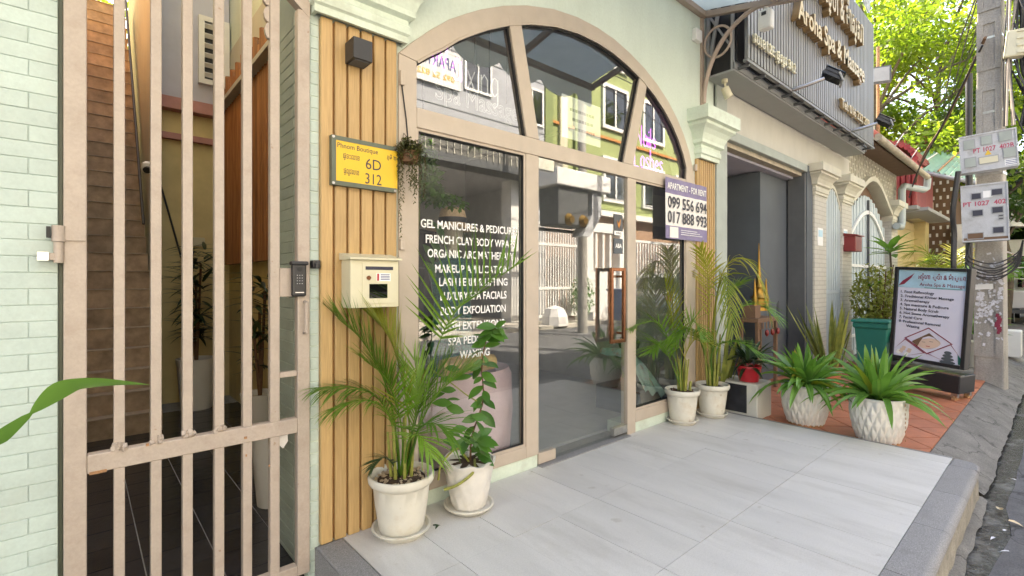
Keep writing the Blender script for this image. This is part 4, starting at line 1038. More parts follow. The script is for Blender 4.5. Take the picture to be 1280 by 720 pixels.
frond(p1, [(1.26,-.17,zs), (1.303, -0.221, 0.495), (1.37, -0.253, 0.656), (1.455, -0.289, 0.754), (1.568, -0.335, 0.823)], n=22, ll=.25, lw=.016, start=.36, droop=.22, ang=50, lift=.3)
frond(p1, [(1.26,-.17,zs), (1.287, -0.207, 0.495), (1.348, -0.194, 0.649), (1.414, -0.199, 0.755), (1.52, -0.239, 0.912)], n=18, ll=.2, lw=.014, start=.4, droop=.2, ang=45, lift=.3)
frond(p1, [(1.23,-.19,zs), (1.176, -0.202, 0.385), (1.132, -0.203, 0.42), (1.099, -0.201, 0.411), (1.066, -0.199, 0.379)], n=14, ll=.10, lw=.012, start=.2, droop=.4, ang=55, lift=.2, m='leaf_dark')
frond(p1, [(1.24,-.18,zs), (1.235, -0.201, 0.505), (1.188, -0.213, 0.707), (1.127, -0.213, 0.828), (1.027, -0.204, 0.917)], n=26, ll=.23, lw=.014, start=.35, droop=.35, ang=50, lift=.25)
frond(p1, [(1.25,-.17,zs), (1.278, -0.199, 0.475), (1.298, -0.23, 0.635), (1.304, -0.235, 0.767), (1.291, -0.224, 0.899)], n=22, ll=.22, lw=.014, start=.35, droop=.12, ang=38, lift=.2)
frond(p1, [(1.245,-.20,zs), (1.221, -0.268, 0.456), (1.198, -0.355, 0.549), (1.207, -0.443, 0.557), (1.219, -0.507, 0.481)], n=14, ll=.19, lw=.016, start=.38, droop=.6, ang=55, lift=.3)

# --- climbing broad-leaved plant in the carved white pot
p2 = thing('potted_climber', 'broad leaved climber in carved white pot standing before the glass', 'potted plant', (1.665, -.19, 0))
def carve(r, z, a, i):
    if 2 <= i <= 11: return (r+.0045*math.sin(a*11+6*math.sin(z*22+a))*(1 if i < 11 else .4), z)
    if i >= 12: return (r, z+.006*math.sin(a*8))
    return (r, z)
pf = [(.02, .02), (.088, .02), (.095, .025)]+[(.095+.047*(k/9)**.8, .03+.235*k/9) for k in range(10)]+[(.152, .278), (.153, .285), (.14, .285), (.134, .27), (.02, .262)]
MB().lathe(pf, 72, (1.665, -.19, 0), carve).build('pot', M['potceramic'], p2, smooth=True)
MB().lathe([(.02, 0), (.11, 0), (.135, .022), (.143, .03), (.143, .036), (.132, .036), (.12, .022), (.02, .018)], 36, (1.665, -.19, 0)).build('saucer', M['potwhite'], p2, smooth=True)
MB().lathe([(.135, .262), (.06, .27), (.001, .272)], 20, (1.665, -.19, 0), cap=False).build('soil', M['soil'], p2, smooth=True)
stem_pts = [(1.675, -.19, .265), (1.683, -0.196, 0.41), (1.725, -0.247, 0.619), (1.712, -0.249, 0.803), (1.732, -0.267, 0.963), (1.773, -0.303, 1.04)]
MB().tube(bez(stem_pts, 16), [.007-.0003*i for i in range(17)], 6).build('stem', M['brownstem'], p2, smooth=True)
MB().tube(bez([(1.66, -.2, .265), (1.574, -0.207, 0.368), (1.474, -0.199, 0.301), (1.45, -0.204, 0.222)], 10), .006, 6).build('stem', M['stem'], p2, smooth=True)
MB().tube(bez([(1.70, -.20, .27), (1.605, -0.314, 0.258), (1.522, -0.281, 0.201), (1.462, -0.241, 0.179)], 10), .008, 6).build('stem', M['stem'], p2, smooth=True)
def leaf_me(L, w, name='leaf', m='leaf_broad', droop=.35):
    b = MB(); blade(b, (0, 0, 0), Vector((1, 0, 0)), L, w, droop, Vector((0, 0, 1)), 5, .12, [.12, .72, 1.0, .92, .58, .03]); return b.mesh(name, M[m], smooth=True)
lms = [leaf_me(.125, .058), leaf_me(.11, .05, droop=.6), leaf_me(.095, .046, droop=.2)]
def put_leaf(me, parent, p, d, roll=0, scale=1, name='leaf', up=(0, 0, 1)):
    d = Vector(d).normalized(); up = Vector(up); s = up.cross(d)
    s = s.normalized() if s.length > 1e-3 else Vector((0, 1, 0)); n = d.cross(s)
    mx = Matrix((d, s, n)).transposed() @ Matrix.Rotation(roll, 3, 'X')
    o = obj(name, me, parent, Vector(p)-wloc(parent)); o.rotation_euler = mx.to_euler(); o.scale = (scale,)*3
    return o
spts = bez(stem_pts, 70)
cr = Vector((math.sin(R(48.5)), -math.cos(R(48.5)), 0)); cf = Vector((math.cos(R(48.5)), math.sin(R(48.5)), 0))
for i in range(7, 71):
    for sg in ((1,), (), (-1,), ())[i % 4] if i < 62 else (1, -1):
        d = cr*sg*random.uniform(.35, 1)+cf*random.uniform(-.9, .2)+Vector((0, 0, random.uniform(-.75, .35)))
        put_leaf(random.choice(lms), p2, spts[i], d, random.uniform(-.7, .7), random.uniform(.7, 1.1), up=Vector((0, 0, .75))-cf*random.uniform(.2, 1))
for q, d in (((1.546, -0.155, 0.73), -1), ((1.495, -0.111, 0.765), -1), ((1.579, -0.185, 0.685), -1), ((1.484, -0.087, 0.8), -1), ((1.577, -0.156, 0.762), 1), ((1.596, -0.2, 0.631), -1), ((1.532, -0.143, 0.667), -1), ((1.56, -0.181, 0.611), -1), ((1.607, -0.223, 0.566), -1), ((1.653, -0.236, 0.764), -1), ((1.641, -0.252, 0.544), 1), ((1.599, -0.189, 0.8), -1), ((1.513, -0.14, 0.75), 1), ((1.614, -0.243, 0.48), -1)):
    put_leaf(random.choice(lms), p2, q, cr*d+cf*random.uniform(-.5, .1)+Vector((0, 0, random.uniform(-.3, .4))), random.uniform(-.7, .7), random.uniform(.7, 1.1), up=Vector((0, 0, .75))-cf*random.uniform(.2, 1))
MB().tube(bez([(1.721, -0.244, 0.596), (1.636, -0.221, 0.651), (1.546, -0.155, 0.739), (1.47, -0.075, 0.809)], 10), .004, 5).build('stem', M['stem'], p2, smooth=True)
for k in range(20):
    a = random.uniform(0, 6.28); q = (1.665+.10*math.cos(a)*random.random(), -.19+.10*math.sin(a)*random.random(), .30+random.uniform(0, .12))
    put_leaf(random.choice(lms), p2, q, (math.cos(a), math.sin(a), random.uniform(-.2, .5)), random.uniform(-.6, .6), random.uniform(.8, 1.1), up=Vector((0, 0, 1))-cf*.5)
lf = MB(); blade(lf, (1.325, -0.347, 0.071), cr+cf*.2, .04, .025, .1); blade(lf, (1.346, -0.366, 0.075), -cr*.3-cf*.9, .035, .02, .3)
tag(lf.build('fallen_leaf', M['leaf_dark']), 'withered leaf lying on the terrace tiles between two pots', 'leaf')

# --- two palms right of the door
p3, zs = pot_things('slim areca palm in cream pot just right of the glass door', 4.135, -.125, rx=.158, h=.31)
pebbles(p3, 4.135, -.125, zs, .12, 40, .012, 'brownstem')
b = MB()
for i in range(6):
    a = i*1.1; b.cyl((4.135+.03*math.cos(a), -.125+.03*math.sin(a), zs-.02), (4.135+.06*math.cos(a), -.125+.06*math.sin(a), zs+.3), .009, .005, 6)
b.cyl((4.2, -.16, zs-.02), (4.215, -.165, zs+.09), .014, .013, 7)
b.build('stem', M['stem'], p3, smooth=True)
T3 = [((4.135,-.125,zs), (4.119, -0.081, 0.643), (4.068, -0.062, 0.977), (4.006, -0.034, 1.307)), ((4.135,-.125,zs), (4.006, -0.115, 0.622), (3.825, -0.088, 0.919), (3.607, -0.029, 0.928), (3.461, -0.033, 0.89)), ((4.13,-.13,zs), (4.152, -0.11, 0.607), (4.15, -0.175, 0.833), (4.146, -0.239, 0.932), (4.116, -0.345, 0.778)), ((4.13,-.13,zs), (3.939, -0.122, 0.594), (3.741, -0.148, 0.756), (3.597, -0.153, 0.702)), ((4.14,-.13,zs), (4.122, -0.151, 0.578), (4.146, -0.239, 0.766), (4.116, -0.345, 0.757))]
for i, c in enumerate(T3): frond(p3, c, 'leaf' if i not in (0, 4) else 'leaf_gold', n=18, ll=.24, lw=.018, start=.35, droop=.25, ang=42, lift=.25)
p4, zs = pot_things('tall golden areca palm in cream pot against the narrow wooden slats', 4.56, -.20, rx=.158, h=.31)
b = MB()
for i in range(8):
    a = i*.8; b.cyl((4.56+.04*math.cos(a), -.20+.04*math.sin(a), zs-.02), (4.56+.08*math.cos(a), -.20+.08*math.sin(a), zs+.45+.05*(i % 3)), .012, .007, 6)
b.build('stem', M['stem'], p4, smooth=True)
T4 = [('leaf_gold', [(4.56,-.2,zs), (4.616, -0.187, 0.763), (4.614, -0.252, 1.308), (4.64, -0.408, 1.519), (4.683, -0.58, 1.344), (4.707, -0.668, 0.979)], .33, 1.2), ('leaf_gold', [(4.56,-.2,zs), (4.581, -0.156, 0.685), (4.581, -0.156, 1.152), (4.521, -0.17, 1.423), (4.416, -0.144, 1.613)], .22, .4), ('leaf_strap', [(4.56,-.2,zs), (4.591, -0.231, 0.614), (4.617, -0.388, 0.991), (4.666, -0.565, 1.086), (4.698, -0.726, 0.983)], .30, .5), ('leaf', [(4.56,-.2,zs), (4.459, -0.248, 0.629), (4.396, -0.392, 0.738), (4.404, -0.533, 0.751), (4.433, -0.692, 0.666)], .24, .5), ('leaf', [(4.56,-.2,zs), (4.498, -0.15, 0.614), (4.31, -0.183, 0.785), (4.122, -0.151, 0.87), (3.95, -0.132, 0.737)], .26, .5), ('leaf', [(4.56,-.2,zs), (4.671, -0.168, 0.678), (4.759, -0.247, 1.072), (4.806, -0.288, 1.213), (4.889, -0.361, 1.308)], .22, .5), ('leaf_gold', [(4.56,-.2,zs), (4.556, -0.201, 0.768), (4.542, -0.255, 1.155), (4.55, -0.328, 1.345), (4.484, -0.404, 1.123), (4.456, -0.446, 0.833)], .32, 1.0)]
for m_, c, l, dr in T4: frond(p4, c, m_, n=24, ll=l, lw=.018, start=.38, droop=dr, ang=48, lift=.15, rr=.009)

# --- block with the red pot and snake plants
blk = thing('concrete_block', 'low concrete block with a dark tiled face holding the red pot', 'block', (5.03, -.27, -.04))
MB().box(4.86, 5.20, -.50, -.02, -.055, .30).build('body', M['pale'], blk, bevel=.01)
MB().box(4.852, 4.8595, -.40, -.03, .01, .28).build('dark_tile', M['darktile'], blk)
def snake(x, y, z, label, n, h, w=.05, spread=.14, pot=None, m='leaf_yellow'):
    t = thing('snake_plant', label, 'potted plant', (x, y, z))
    if pot:
        MB().lathe([(.02, 0), (.10, 0), (.14, .2), (.15, .24), (.135, .24), (.13, .22), (.02, .21)], 24, (x, y, z)).build('pot', M[pot], t, smooth=True); z += .21
    for i in range(n):
        a = random.uniform(0, 6.28); r = spread*.5*random.random(); b = MB()
        l = random.uniform(.15, .5)
        blade(b, (x+r*math.cos(a), y+r*math.sin(a), z-.01), Vector((math.cos(a)*l, math.sin(a)*l, 1)), h*random.uniform(.6, 1), w*random.uniform(.8, 1.2), .12, Vector((math.cos(a), math.sin(a), .1)), 5, .2, [.6, .9, 1, .9, .6, .03])
        b.build('leaf', M[m], t, smooth=True)
    return t
snake(4.92, -.10, .0, 'yellow edged snake plant behind the concrete block and golden palm', 14, .75, .05, .2, 'soil')
rp = thing('potted_dracaena', 'dark leaved plant in red plastic pot on the concrete block', 'potted plant', (5.0, -.36, .30))
MB().lathe([(.02, 0), (.088, 0), (.112, .13), (.118, .135), (.118, .155), (.108, .155), (.104, .13), (.02, .125)], 28, (5.0, -.36, .302)).build('pot', M['red'], rp, smooth=True)
ms = []
for dr in (.5, .9, .3):
    b = MB(); blade(b, (0, 0, 0), Vector((1, 0, 0)), .24, .036, dr, Vector((0, 0, 1)), 5, .12, [.5, .9, 1, .8, .5, .03]); ms.append(b.mesh('leaf', M['leaf_dark'], smooth=True))
for k in range(60):
    a = random.uniform(0, 6.28); e = random.uniform(-.1, 1.3); q = (5.0+.05*math.cos(a), -.36+.05*math.sin(a), .44+.12*random.random())
    put_leaf(random.choice(ms), rp, q, (math.cos(a)*math.cos(e), math.sin(a)*math.cos(e), math.sin(e)), random.uniform(-.3, .3), random.uniform(.8, 1.25))

# --- two textured white pots with strap leaves on the terracotta
def strap_plant(x, y, z, label, n, L, seed, az=None):
    random.seed(seed)
    t = thing('potted_lily', label, 'potted plant', (x, y, z))
    def dia(r, zz, a, i):
        if 2 <= i <= 41: return (r-.004+.013*min(abs(math.sin(a*10+zz*19)), abs(math.sin(a*10-zz*19))), zz)
        return (r, zz)
    pf = [(.02, .0), (.140, .0)]+[(.150+.046*math.sin(math.pi*.5*min(1, k/28)), .022+.333*k/39) for k in range(40)]+[(.200, .360), (.202, .372), (.192, .376), (.18, .37), (.176, .34), (.02, .33)]
    MB().lathe(pf, 160, (x, y, z), dia).build('pot', M['potceramic'], t, smooth=True)
    MB().lathe([(.02, 0), (.150, 0), (.148, .022), (.02, .022)], 30, (x, y, z)).build('rusty_base', M['rust'], t)
    MB().lathe([(.177, .342), (.09, .350), (.001, .354)], 18, (x, y, z), cap=False).build('soil', M['soil'], t, smooth=True)
    for i in range(n):
        a = random.uniform(0, 6.28); u = (i+.5)/n; b = MB()
        e = R(30+54*(1-u)**1.1+random.uniform(-8, 8)); l = L*random.uniform(.75, 1.1)*(.8+.25*u)
        r = .045*random.random()+.02
        d = Vector((math.cos(a)*math.cos(e), math.sin(a)*math.cos(e), math.sin(e)))
        blade(b, (x+r*math.cos(a), y+r*math.sin(a), z+.345), d, l, random.uniform(.050, .070), random.uniform(.8, 1.5)*(.65+.75*u), Vector((math.cos(a)*-.3+random.gauss(0, .35), math.sin(a)*-.3+random.gauss(0, .35), 1)), 7, random.uniform(.12, .34), [.75, .95, 1, 1, .92, .75, .48, .02])
        b.build('leaf', M['leaf_gold' if i % 17 == 5 else 'leaf_strap'], t, smooth=True)
    b = MB()
    for i in range(9):
        a = i*.7; b.cyl((x+.04*math.cos(a), y+.04*math.sin(a), z+.34), (x+.05*math.cos(a), y+.05*math.sin(a), z+.43), .018, .012, 6)
    b.build('stem', M['leaf_strap'], t, smooth=True)
    return t
strap_plant(5.12, -.83, -.042, 'strap leaved lily in textured white pot standing nearer the shop wall', 74, .50, 11)
sp6 = strap_plant(5.02, -1.41, -.042, 'strap leaved lily in textured white pot with a rust streak, nearest the sign board', 64, .56, 5)
random.seed(21)
b = MB()
for k in range(9): b.obox((4.95+.006*math.sin(k*2)+.0, -1.604-.003*(k % 2)+.004*k*0, .30-.035*k), (.006, .004, .02), rm(.3, .2*math.sin(k)))
b.build('rust_streak', M['rust'], sp6)
# --- nearest plant: a long leaf reaching into the picture from the left
nl = thing('potted_lily', 'long green leaf of a plant reaching across the lower steel gate from the left edge', 'plant', (-.45, -.62, -.22))
b = MB(); pts = [(-.34, -.48, .60), (-0.206, -0.556, 0.836), (-0.16, -0.583, 0.883), (-0.097, -0.625, 0.948), (-0.037, -0.665, 1.004), (0.012, -0.681, 1.014), (0.074, -0.696, 1.012), (0.148, -0.708, 1.002)]
ctrl = bez(pts, 40); ws = []
for i, p in enumerate(ctrl):
    u = i/40; ws.append(.0035+.066*max(0, math.sin(math.pi*min(1, max(0, (u-.42)/.58))**.8)) if u > .42 else .014+.034*math.sin(math.pi*u/.42))
vs = []; fs = []
for i, p in enumerate(ctrl):
    tn = (ctrl[min(i+1, 40)]-ctrl[max(i-1, 0)]).normalized(); sd = tn.cross(Vector((.45, .5, .9))).normalized(); nn = sd.cross(tn)
    vs += [p+sd*ws[i]*.5+nn*ws[i]*.12, p, p-sd*ws[i]*.5+nn*ws[i]*.12]
for i in range(40):
    a = 3*i; fs += [(a, a+1, a+4, a+3), (a+1, a+2, a+5, a+4)]
b.add(vs, fs).build('leaf', M['leaf_strap'], nl, smooth=True)
MB().lathe([(.02, 0), (.11, 0), (.14, .28), (.15, .30), (.13, .30), (.12, .27), (.02, .27)], 28, (-.45, -.62, -.22)).build('pot', M['potceramic'], nl, smooth=True)
MB().tube(bez([(-.45, -.62, .04), (-.43, -.58, .35), (-.34, -.48, .605)], 8), [.014]*9, 7).build('stem', M['stem'], nl, smooth=True)
for k in range(10):
    a = 2.2+random.uniform(0, 2.6); b = MB(); blade(b, (-.45, -.62, .05), Vector((math.cos(a)*.6, math.sin(a)*.6, 1)), .6, .06, .8, None, 6, .2, [.4, .9, 1, 1, .8, .5, .03]); b.build('leaf', M['leaf_strap'], nl, smooth=True)

# --- hanging basket on the jamb
hb = thing('hanging_basket', 'small brown trailing basket plant hung on the beige jamb', 'hanging plant', (1.345, -.075, 2.0))
b = MB(); b.lathe([(.02, -.05), (.045, -.04), (.055, .0), (.05, .02), (.02, .015)], 18, (1.345, -.075, 1.985)); b.build('basket', M['brownstem'], hb, smooth=True)
b = MB()
for s in (-1, 1): b.tube([(1.345+.05*s, -.075, 2.0), (1.345+.02*s, -.04, 2.08), (1.345, -.018, 2.12)], .0015, 4)
b.build('wire', M['cable'], hb)
def clump(c, rad, n, size, m, parent, name='foliage', shape=None, kind='stuff'):
    b = MB()
    for i in range(n):
        while True:
            v = Vector((random.uniform(-1, 1), random.uniform(-1, 1), random.uniform(-1, 1)))
            if v.length <= 1: break
        p = Vector((c[0]+v.x*rad[0], c[1]+v.y*rad[1], c[2]+v.z*rad[2]))
        d = Vector((random.gauss(0, 1), random.gauss(0, 1), random.gauss(0, .7))).normalized()
        blade(b, p, d, size*random.uniform(.7, 1.3), size*.5, .2, None, 2, .1, [.4, 1, .05])
    return b.build(name, M[m], parent, kind=kind)
M['basketleaf'] = leafmat('basket_leaf', (.045, .06, .02), (.13, .12, .04), .2, .5, 30)
clump((1.345, -.085, 2.01), (.08, .06, .065), 700, .024, 'basketleaf', hb)
b = MB()
for s in range(20):
    x, y = 1.345+random.uniform(-.07, .07), -.085+random.uniform(-.05, .03); L = random.uniform(.08, .28)+(.28 if s == 3 else 0)
    z = 2.0
    while z > 2.0-L:
        a = random.uniform(0, 6.28); blade(b, (x, y, z), Vector((math.cos(a), math.sin(a), -.6)), .016, .009, .2, None, 2, .1, [.4, 1, .05])
        z -= .006; x += random.uniform(-.0012, .0012)
b.build('trailing_strands', M['basketleaf'], hb, kind='stuff')

# --- trailing green plant inside the window
iv = thing('indoor_trailing_plant', 'bright green trailing plant hanging inside the left pane', 'hanging plant', (1.65, .3, 2.2))
for c, r, n in (((1.545, .12, 2.06), (.10, .06, .10), 420), ((1.56, .12, 1.93), (.11, .06, .12), 420), ((1.61, .12, 1.83), (.13, .05, .06), 240), ((1.76, .12, 1.79), (.13, .03, .03), 90)):
    clump(c, r, n, .05, 'leaf_strap', iv)
MB().tube([(1.55, .12, 2.1), (1.55, .12, 3.3)], .004, 5).build('hanging_wire', M['cable'], iv)
b = MB(); b.tube(bez([(1.54, .12, 2.1), (1.52, .12, 1.6), (1.51, .12, 1.2), (1.53, .12, .6)], 10), .006, 5); b.build('stem', M['stem'], iv)
for q in ((1.62, .12, 1.66), (1.55, .12, 1.52), (1.60, .13, 1.56), (1.56, .12, 1.42)):
    put_leaf(leaf_me(.14, .11, 'leaf', 'leaf_broad', .3), iv, q, (.4, -.3, -.7), .4)
# --- plants in the passage
for (x, y, l, n, sc_) in ((.99, 4.1, 'dark leafy cordyline in a pale pot by the ochre passage wall', 170, 1.5), (1.2, 2.3, 'leafy plant in a white pot at the right of the passage', 60, 1.2)):
    t = thing('passage_plant', l, 'potted plant', (x, y, -.15))
    MB().lathe([(r*sc_, z*sc_) for r, z in [(.02, 0), (.10, 0), (.13, .36), (.135, .38), (.12, .38), (.115, .34), (.02, .34)]], 22, (x, y, -.149)).build('pot', M['white'], t, smooth=True)
    for k in range(3): MB().tube([(x, y, .2), (x+.05*(k-1), y+.02*k, (.7+.15*k)*sc_)], .012, 6).build('stem', M['brownstem'], t)
    for k in range(n):
        a = random.uniform(0, 6.28); h = random.uniform(.4, 1.12)*sc_
        put_leaf(ms[k % 3], t, (x+.05*(k % 3-1)*h, y, h), (math.cos(a), math.sin(a), random.uniform(-.2, .8)), 0, random.uniform(1.0, 1.5))
o = MB().lathe([(.02, 0), (.10, 0), (.14, .46), (.145, .48), (.125, .48), (.12, .44), (.02, .44)], 24, (.95, .98, -.149)).build('tall_white_pot', M['white'], smooth=True); tag(o, 'tall white pot just behind the gate near the brick reveal', 'pot')
# ================================================================ NEIGHBOUR: MASSAGE SHOP WITH ROLLER SHUTTER
ms_b = thing('massage_shop_building', 'pale rendered massage shop building with an open roller shutter', 'building', (7, 0, 0))
MB().box(5.002, 5.245, -.03, .3, -.06, 3.4).build('pier', M['greygreen'], ms_b)
MB().box(5.002, 9.86, -.012, .3, 2.945, 3.36).build('lintel', M['pale'], ms_b)
b = MB(); b.box(5.0, 9.3, .3, 8, 3.36, 7.9); b.box(7.72, 7.95, .3, 8, -.06, 3.36); b.box(9.86, 9.9, .3, 8, -.06, 3.9); b.build('upper_storey', M['pale'], ms_b)
MB().box(5.246, 7.70, -.045, .2, 2.835, 2.943).build('shutter_header', M['greygreen'], ms_b, bevel=.01)
MB().box(5.246, 7.70, .02, .12, 2.785, 2.834).build('rolled_shutter', M['gutterm'], ms_b)
MB().box(7.66, 7.715, -.02, .2, -.05, 2.83).build('shutter_track', M['darkgrey'], ms_b)
MB().box(7.72, 7.955, -.03, .29, -.06, 2.944).build('post', M['bluegrey'], ms_b)
MB().box(5.246, 7.6, .285, 4.5, -.3, -.045).build('interior_floor', M['intfloor'], ms_b)
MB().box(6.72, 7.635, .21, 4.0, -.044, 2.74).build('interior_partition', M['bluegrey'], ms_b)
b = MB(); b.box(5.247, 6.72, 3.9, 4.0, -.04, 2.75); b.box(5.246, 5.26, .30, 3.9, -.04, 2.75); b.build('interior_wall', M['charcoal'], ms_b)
MB().box(5.246, 7.71, .13, 4.5, 2.76, 2.80).build('interior_ceiling', M['lavender'], ms_b)
b = MB(); b.prism([(7.28, .98), (7.34, 1.02), (7.37, .86), (7.33, .73), (7.26, .74)], .205, .2095); b.build('torn_hole', M['ink'], ms_b)
for x in (5.19, 5.1):
    o = MB().box(x-.006, x+.03, -.04, -.031, 1.28, 1.29).build('graffiti_mark', M['grey'], ms_b)
# shrine
sh = thing('spirit_shrine', 'small red shrine with a golden spire just inside the shutter opening', 'shrine', (6.3, .14, -.04))
b = MB(); b.box(6.0, 6.62, -.05, .19, .80, .85); b.box(6.05, 6.2, .0, .15, .85, 1.0)
for x, y in ((6.03, -.03), (6.58, -.03), (6.03, .16), (6.58, .16)): b.box(x-.02, x+.02, y-.02, y+.02, -.04, .80)
for k in range(6): b.box(6.02+.1*k, 6.05+.1*k, -.06, -.051, .72, .80)
b.build('altar_table', M['brown'], sh, bevel=.005)
b = MB(); b.lathe([(.11, 0), (.11, .04), (.08, .06), (.08, .14), (.10, .16), (.06, .20), (.05, .27), (.06, .29), (.034, .34), (.025, .44), (.018, .52), (.010, .66), (.003, .84)], 14, (6.35, .08, .93))
for dx in (-.17, .17): b.lathe([(.03, 0), (.03, .15), (.02, .22), (.004, .40)], 10, (6.35+dx, .06, .93))
b.build('golden_tower', M['gold'], sh, smooth=True)
for dx in (0, .17, .34):
    MB().lathe([(.002, -.05), (.02, -.03), (.024, 0), (.014, .03), (.002, .035)], 12, (6.18+dx, -.08, .68)).build('lantern', M['redbox'], sh, smooth=True)

# pilasters with painted brickwork
def brick_mat(name, a, mort):
    m = bpy.data.materials.new(name); m.use_nodes = True; t = m.node_tree; bs = t.nodes['Principled BSDF']; bs.inputs['Roughness'].default_value = .75
    geo = node(t, 'ShaderNodeNewGeometry'); sx = node(t, 'ShaderNodeSeparateXYZ'); cx_ = node(t, 'ShaderNodeCombineXYZ')
    ad = node(t, 'ShaderNodeMath', operation='ADD')
    t.links.new(geo.outputs['Position'], sx.inputs[0]); t.links.new(sx.outputs[0], ad.inputs[0]); t.links.new(sx.outputs[1], ad.inputs[1])
    t.links.new(ad.outputs[0], cx_.inputs[0]); t.links.new(sx.outputs[2], cx_.inputs[1])
    br_ = node(t, 'ShaderNodeTexBrick'); br_.inputs['Scale'].default_value = 1; br_.inputs['Brick Width'].default_value = .22; br_.inputs['Row Height'].default_value = .065
    br_.inputs['Mortar Size'].default_value = .006; br_.inputs['Color1'].default_value = (*a, 1); br_.inputs['Color2'].default_value = (*[c*.93 for c in a], 1); br_.inputs['Mortar'].default_value = (*mort, 1)
    t.links.new(cx_.outputs[0], br_.inputs['Vector']); t.links.new(br_.outputs['Color'], bs.inputs['Base Color'])
    bp = node(t, 'ShaderNodeBump'); bp.inputs['Distance'].default_value = .01; bp.inputs['Strength'].default_value = .6; bp.invert = True
    t.links.new(br_.outputs['Fac'], bp.inputs['Height']); t.links.new(bp.outputs[0], bs.inputs['Normal'])
    return m
M['wbrick'] = brick_mat('cream_painted_brick', (.56, .54, .48), (.42, .40, .35))
def pilaster(xa, xb, z1, label, lab2):
    t = thing('brick_pilaster', label, 'pilaster', ((xa+xb)/2, 0, -.06))
    MB().box(xa, xb, -.05, .35, -.06, z1).build('shaft', M['wbrick'], t)
    MB().box(xa-.02, xb+.02, -.07, .35, -.06, .12).build('base', M['pale'], t)
    capital(xa, xb, .3, -.05, z1, 'pilaster_capital', lab2, 1.0, 'lattice')
pilaster(7.97, 8.50, 2.56, 'cream painted brick pilaster between the shutter post and the narrow bar gate', 'grey stepped capital nearest the roller shutter')
pilaster(9.30, 9.84, 2.58, 'cream painted brick pilaster carrying the dark red post box', 'grey stepped capital above the dark red post box')
pilaster(12.75, 13.3, 2.55, 'cream painted brick pilaster beyond the double gate', 'grey stepped capital beside the grey drain pipe')
for x, z, l in ((8.2, 1.95, 'blue and white number plate on the pilaster nearest the roller shutter'), (9.45, 2.02, 'small blue number plate above the dark red post box')):
    t = thing('house_number_plate', l, 'sign', (x, -.055, z))
    MB().box(x-.11, x+.11, -.06, -.0505, z-.13, z+.13).build('plate', M['vinyl'], t)
    MB().box(x-.09, x+.09, -.062, -.0601, z+.0, z+.1).build('blue_field', M['printblue'], t)
pb = thing('post_box', 'dark red metal post box on the second brick pilaster', 'post box', (9.55, -.12, 1.9))
MB().box(9.36, 9.74, -.22, -.0505, 1.78, 2.03).build('body', M['redbox'], pb, bevel=.01)
MB().prism([(-.25, 2.03), (-.25, 2.045), (-.05, 2.08), (-.05, 2.03)], 9.34, 9.76, 'yz').build('lid', M['redbox'], pb)
MB().box(9.74, 9.80, -.2, -.1, 1.86, 1.93).build('latch', M['steel'], pb)
# narrow bar gate
ng = thing('bar_gate', 'narrow grey barred gate with an arched top between two brick pilasters', 'gate', (8.9, 0, -.06))
for k in range(9):
    x = 8.53+.092*k; zt = 2.45+.30*math.sin(math.pi*(k+.3)/8.6)
    MB().box(x, x+.05, -.02, .01, -.03, zt).build('bar', M['ironblue'], ng)
arc = [(8.50+.80*i/20, 2.42+.34*math.sin(math.pi*i/20)) for i in range(21)]
MB().band(arc, [(p[0], p[1]+.055) for p in arc], -.03, .02).build('arched_rail', M['lattice'], ng)
for z in (.05, 1.1): MB().box(8.502, 9.298, -.025, -.0201, z, z+.05).build('rail', M['ironblue'], ng)
MB().box(8.50, 9.30, .3, .34, -.06, 2.9).build('opening_shade_sheet', M['darkgrey'], ng)  # dark sheet stands in for the shade in the opening behind the bars
gw = thing('gate_wall', 'pale wall with arched openings over the narrow gate and the double gate', 'wall', (11, .1, 3))
arcx = [(8.502+.796*i/20, 2.72+.42*math.sin(math.pi*i/20)**.8) for i in range(21)]
MB().band(arcx, [(p[0], 3.36) for p in arcx], .03, .2).build('arch_wall', M['pale'], gw)
MB().box(9.842, 10.2, .02, .2, 2.97, 4.1).build('side_wall', M['pale'], gw)
# big arch over the double gate
N = 30
def archz(u): return 2.66+.52*max(0, math.sin(math.pi*u))**1.4
ain = [(9.86+2.88*i/N, archz(i/N)) for i in range(N+1)]
MB().band(ain, [(p[0], p[1]+.09) for p in ain], -.08, .2).build('arch_rib', M['lattice'], gw)
# breeze block lattice: a board with vertical bars and staggered crosspieces
la = thing('breeze_block_screen', 'cream breeze block lattice screen above the double gate', 'screen', (11.6, 0, 3.4))
MB().band([(p[0], p[1]+.092) for p in ain], [(p[0], 4.0) for p in ain], .06, .12).build('back', M['latticeback'], la)
MB().box(12.742, 13.6, .06, .12, 2.96, 4.0).build('back', M['latticeback'], la)
nb = 34; vmesh = None
for k in range(nb):
    x = 9.87+.108*k; zb = (archz((x-9.86)/2.88)+.095) if x < 12.74 else 2.97
    MB().box(x, x+.028, -.0, .059, zb, 3.99).build('upright', M['lattice'], la)
cross = MB().box(.001, .079, .004, .055, 0, .03).mesh('crosspiece', M['lattice'])
for k in range(nb-1):
    x = 9.87+.108*k+.028
    zb = (max(archz((x-9.86)/2.88), archz(min(1, (x+.08-9.86)/2.88)))+.1) if x < 12.70 else 2.98
    r = 0
    z = 2.80+(.09 if k % 2 else 0)
    while z < 3.95:
        if z > zb and r < 9: obj('crosspiece', cross, la, (x-11.6, 0, z-3.4)); r += 1
        z += .18
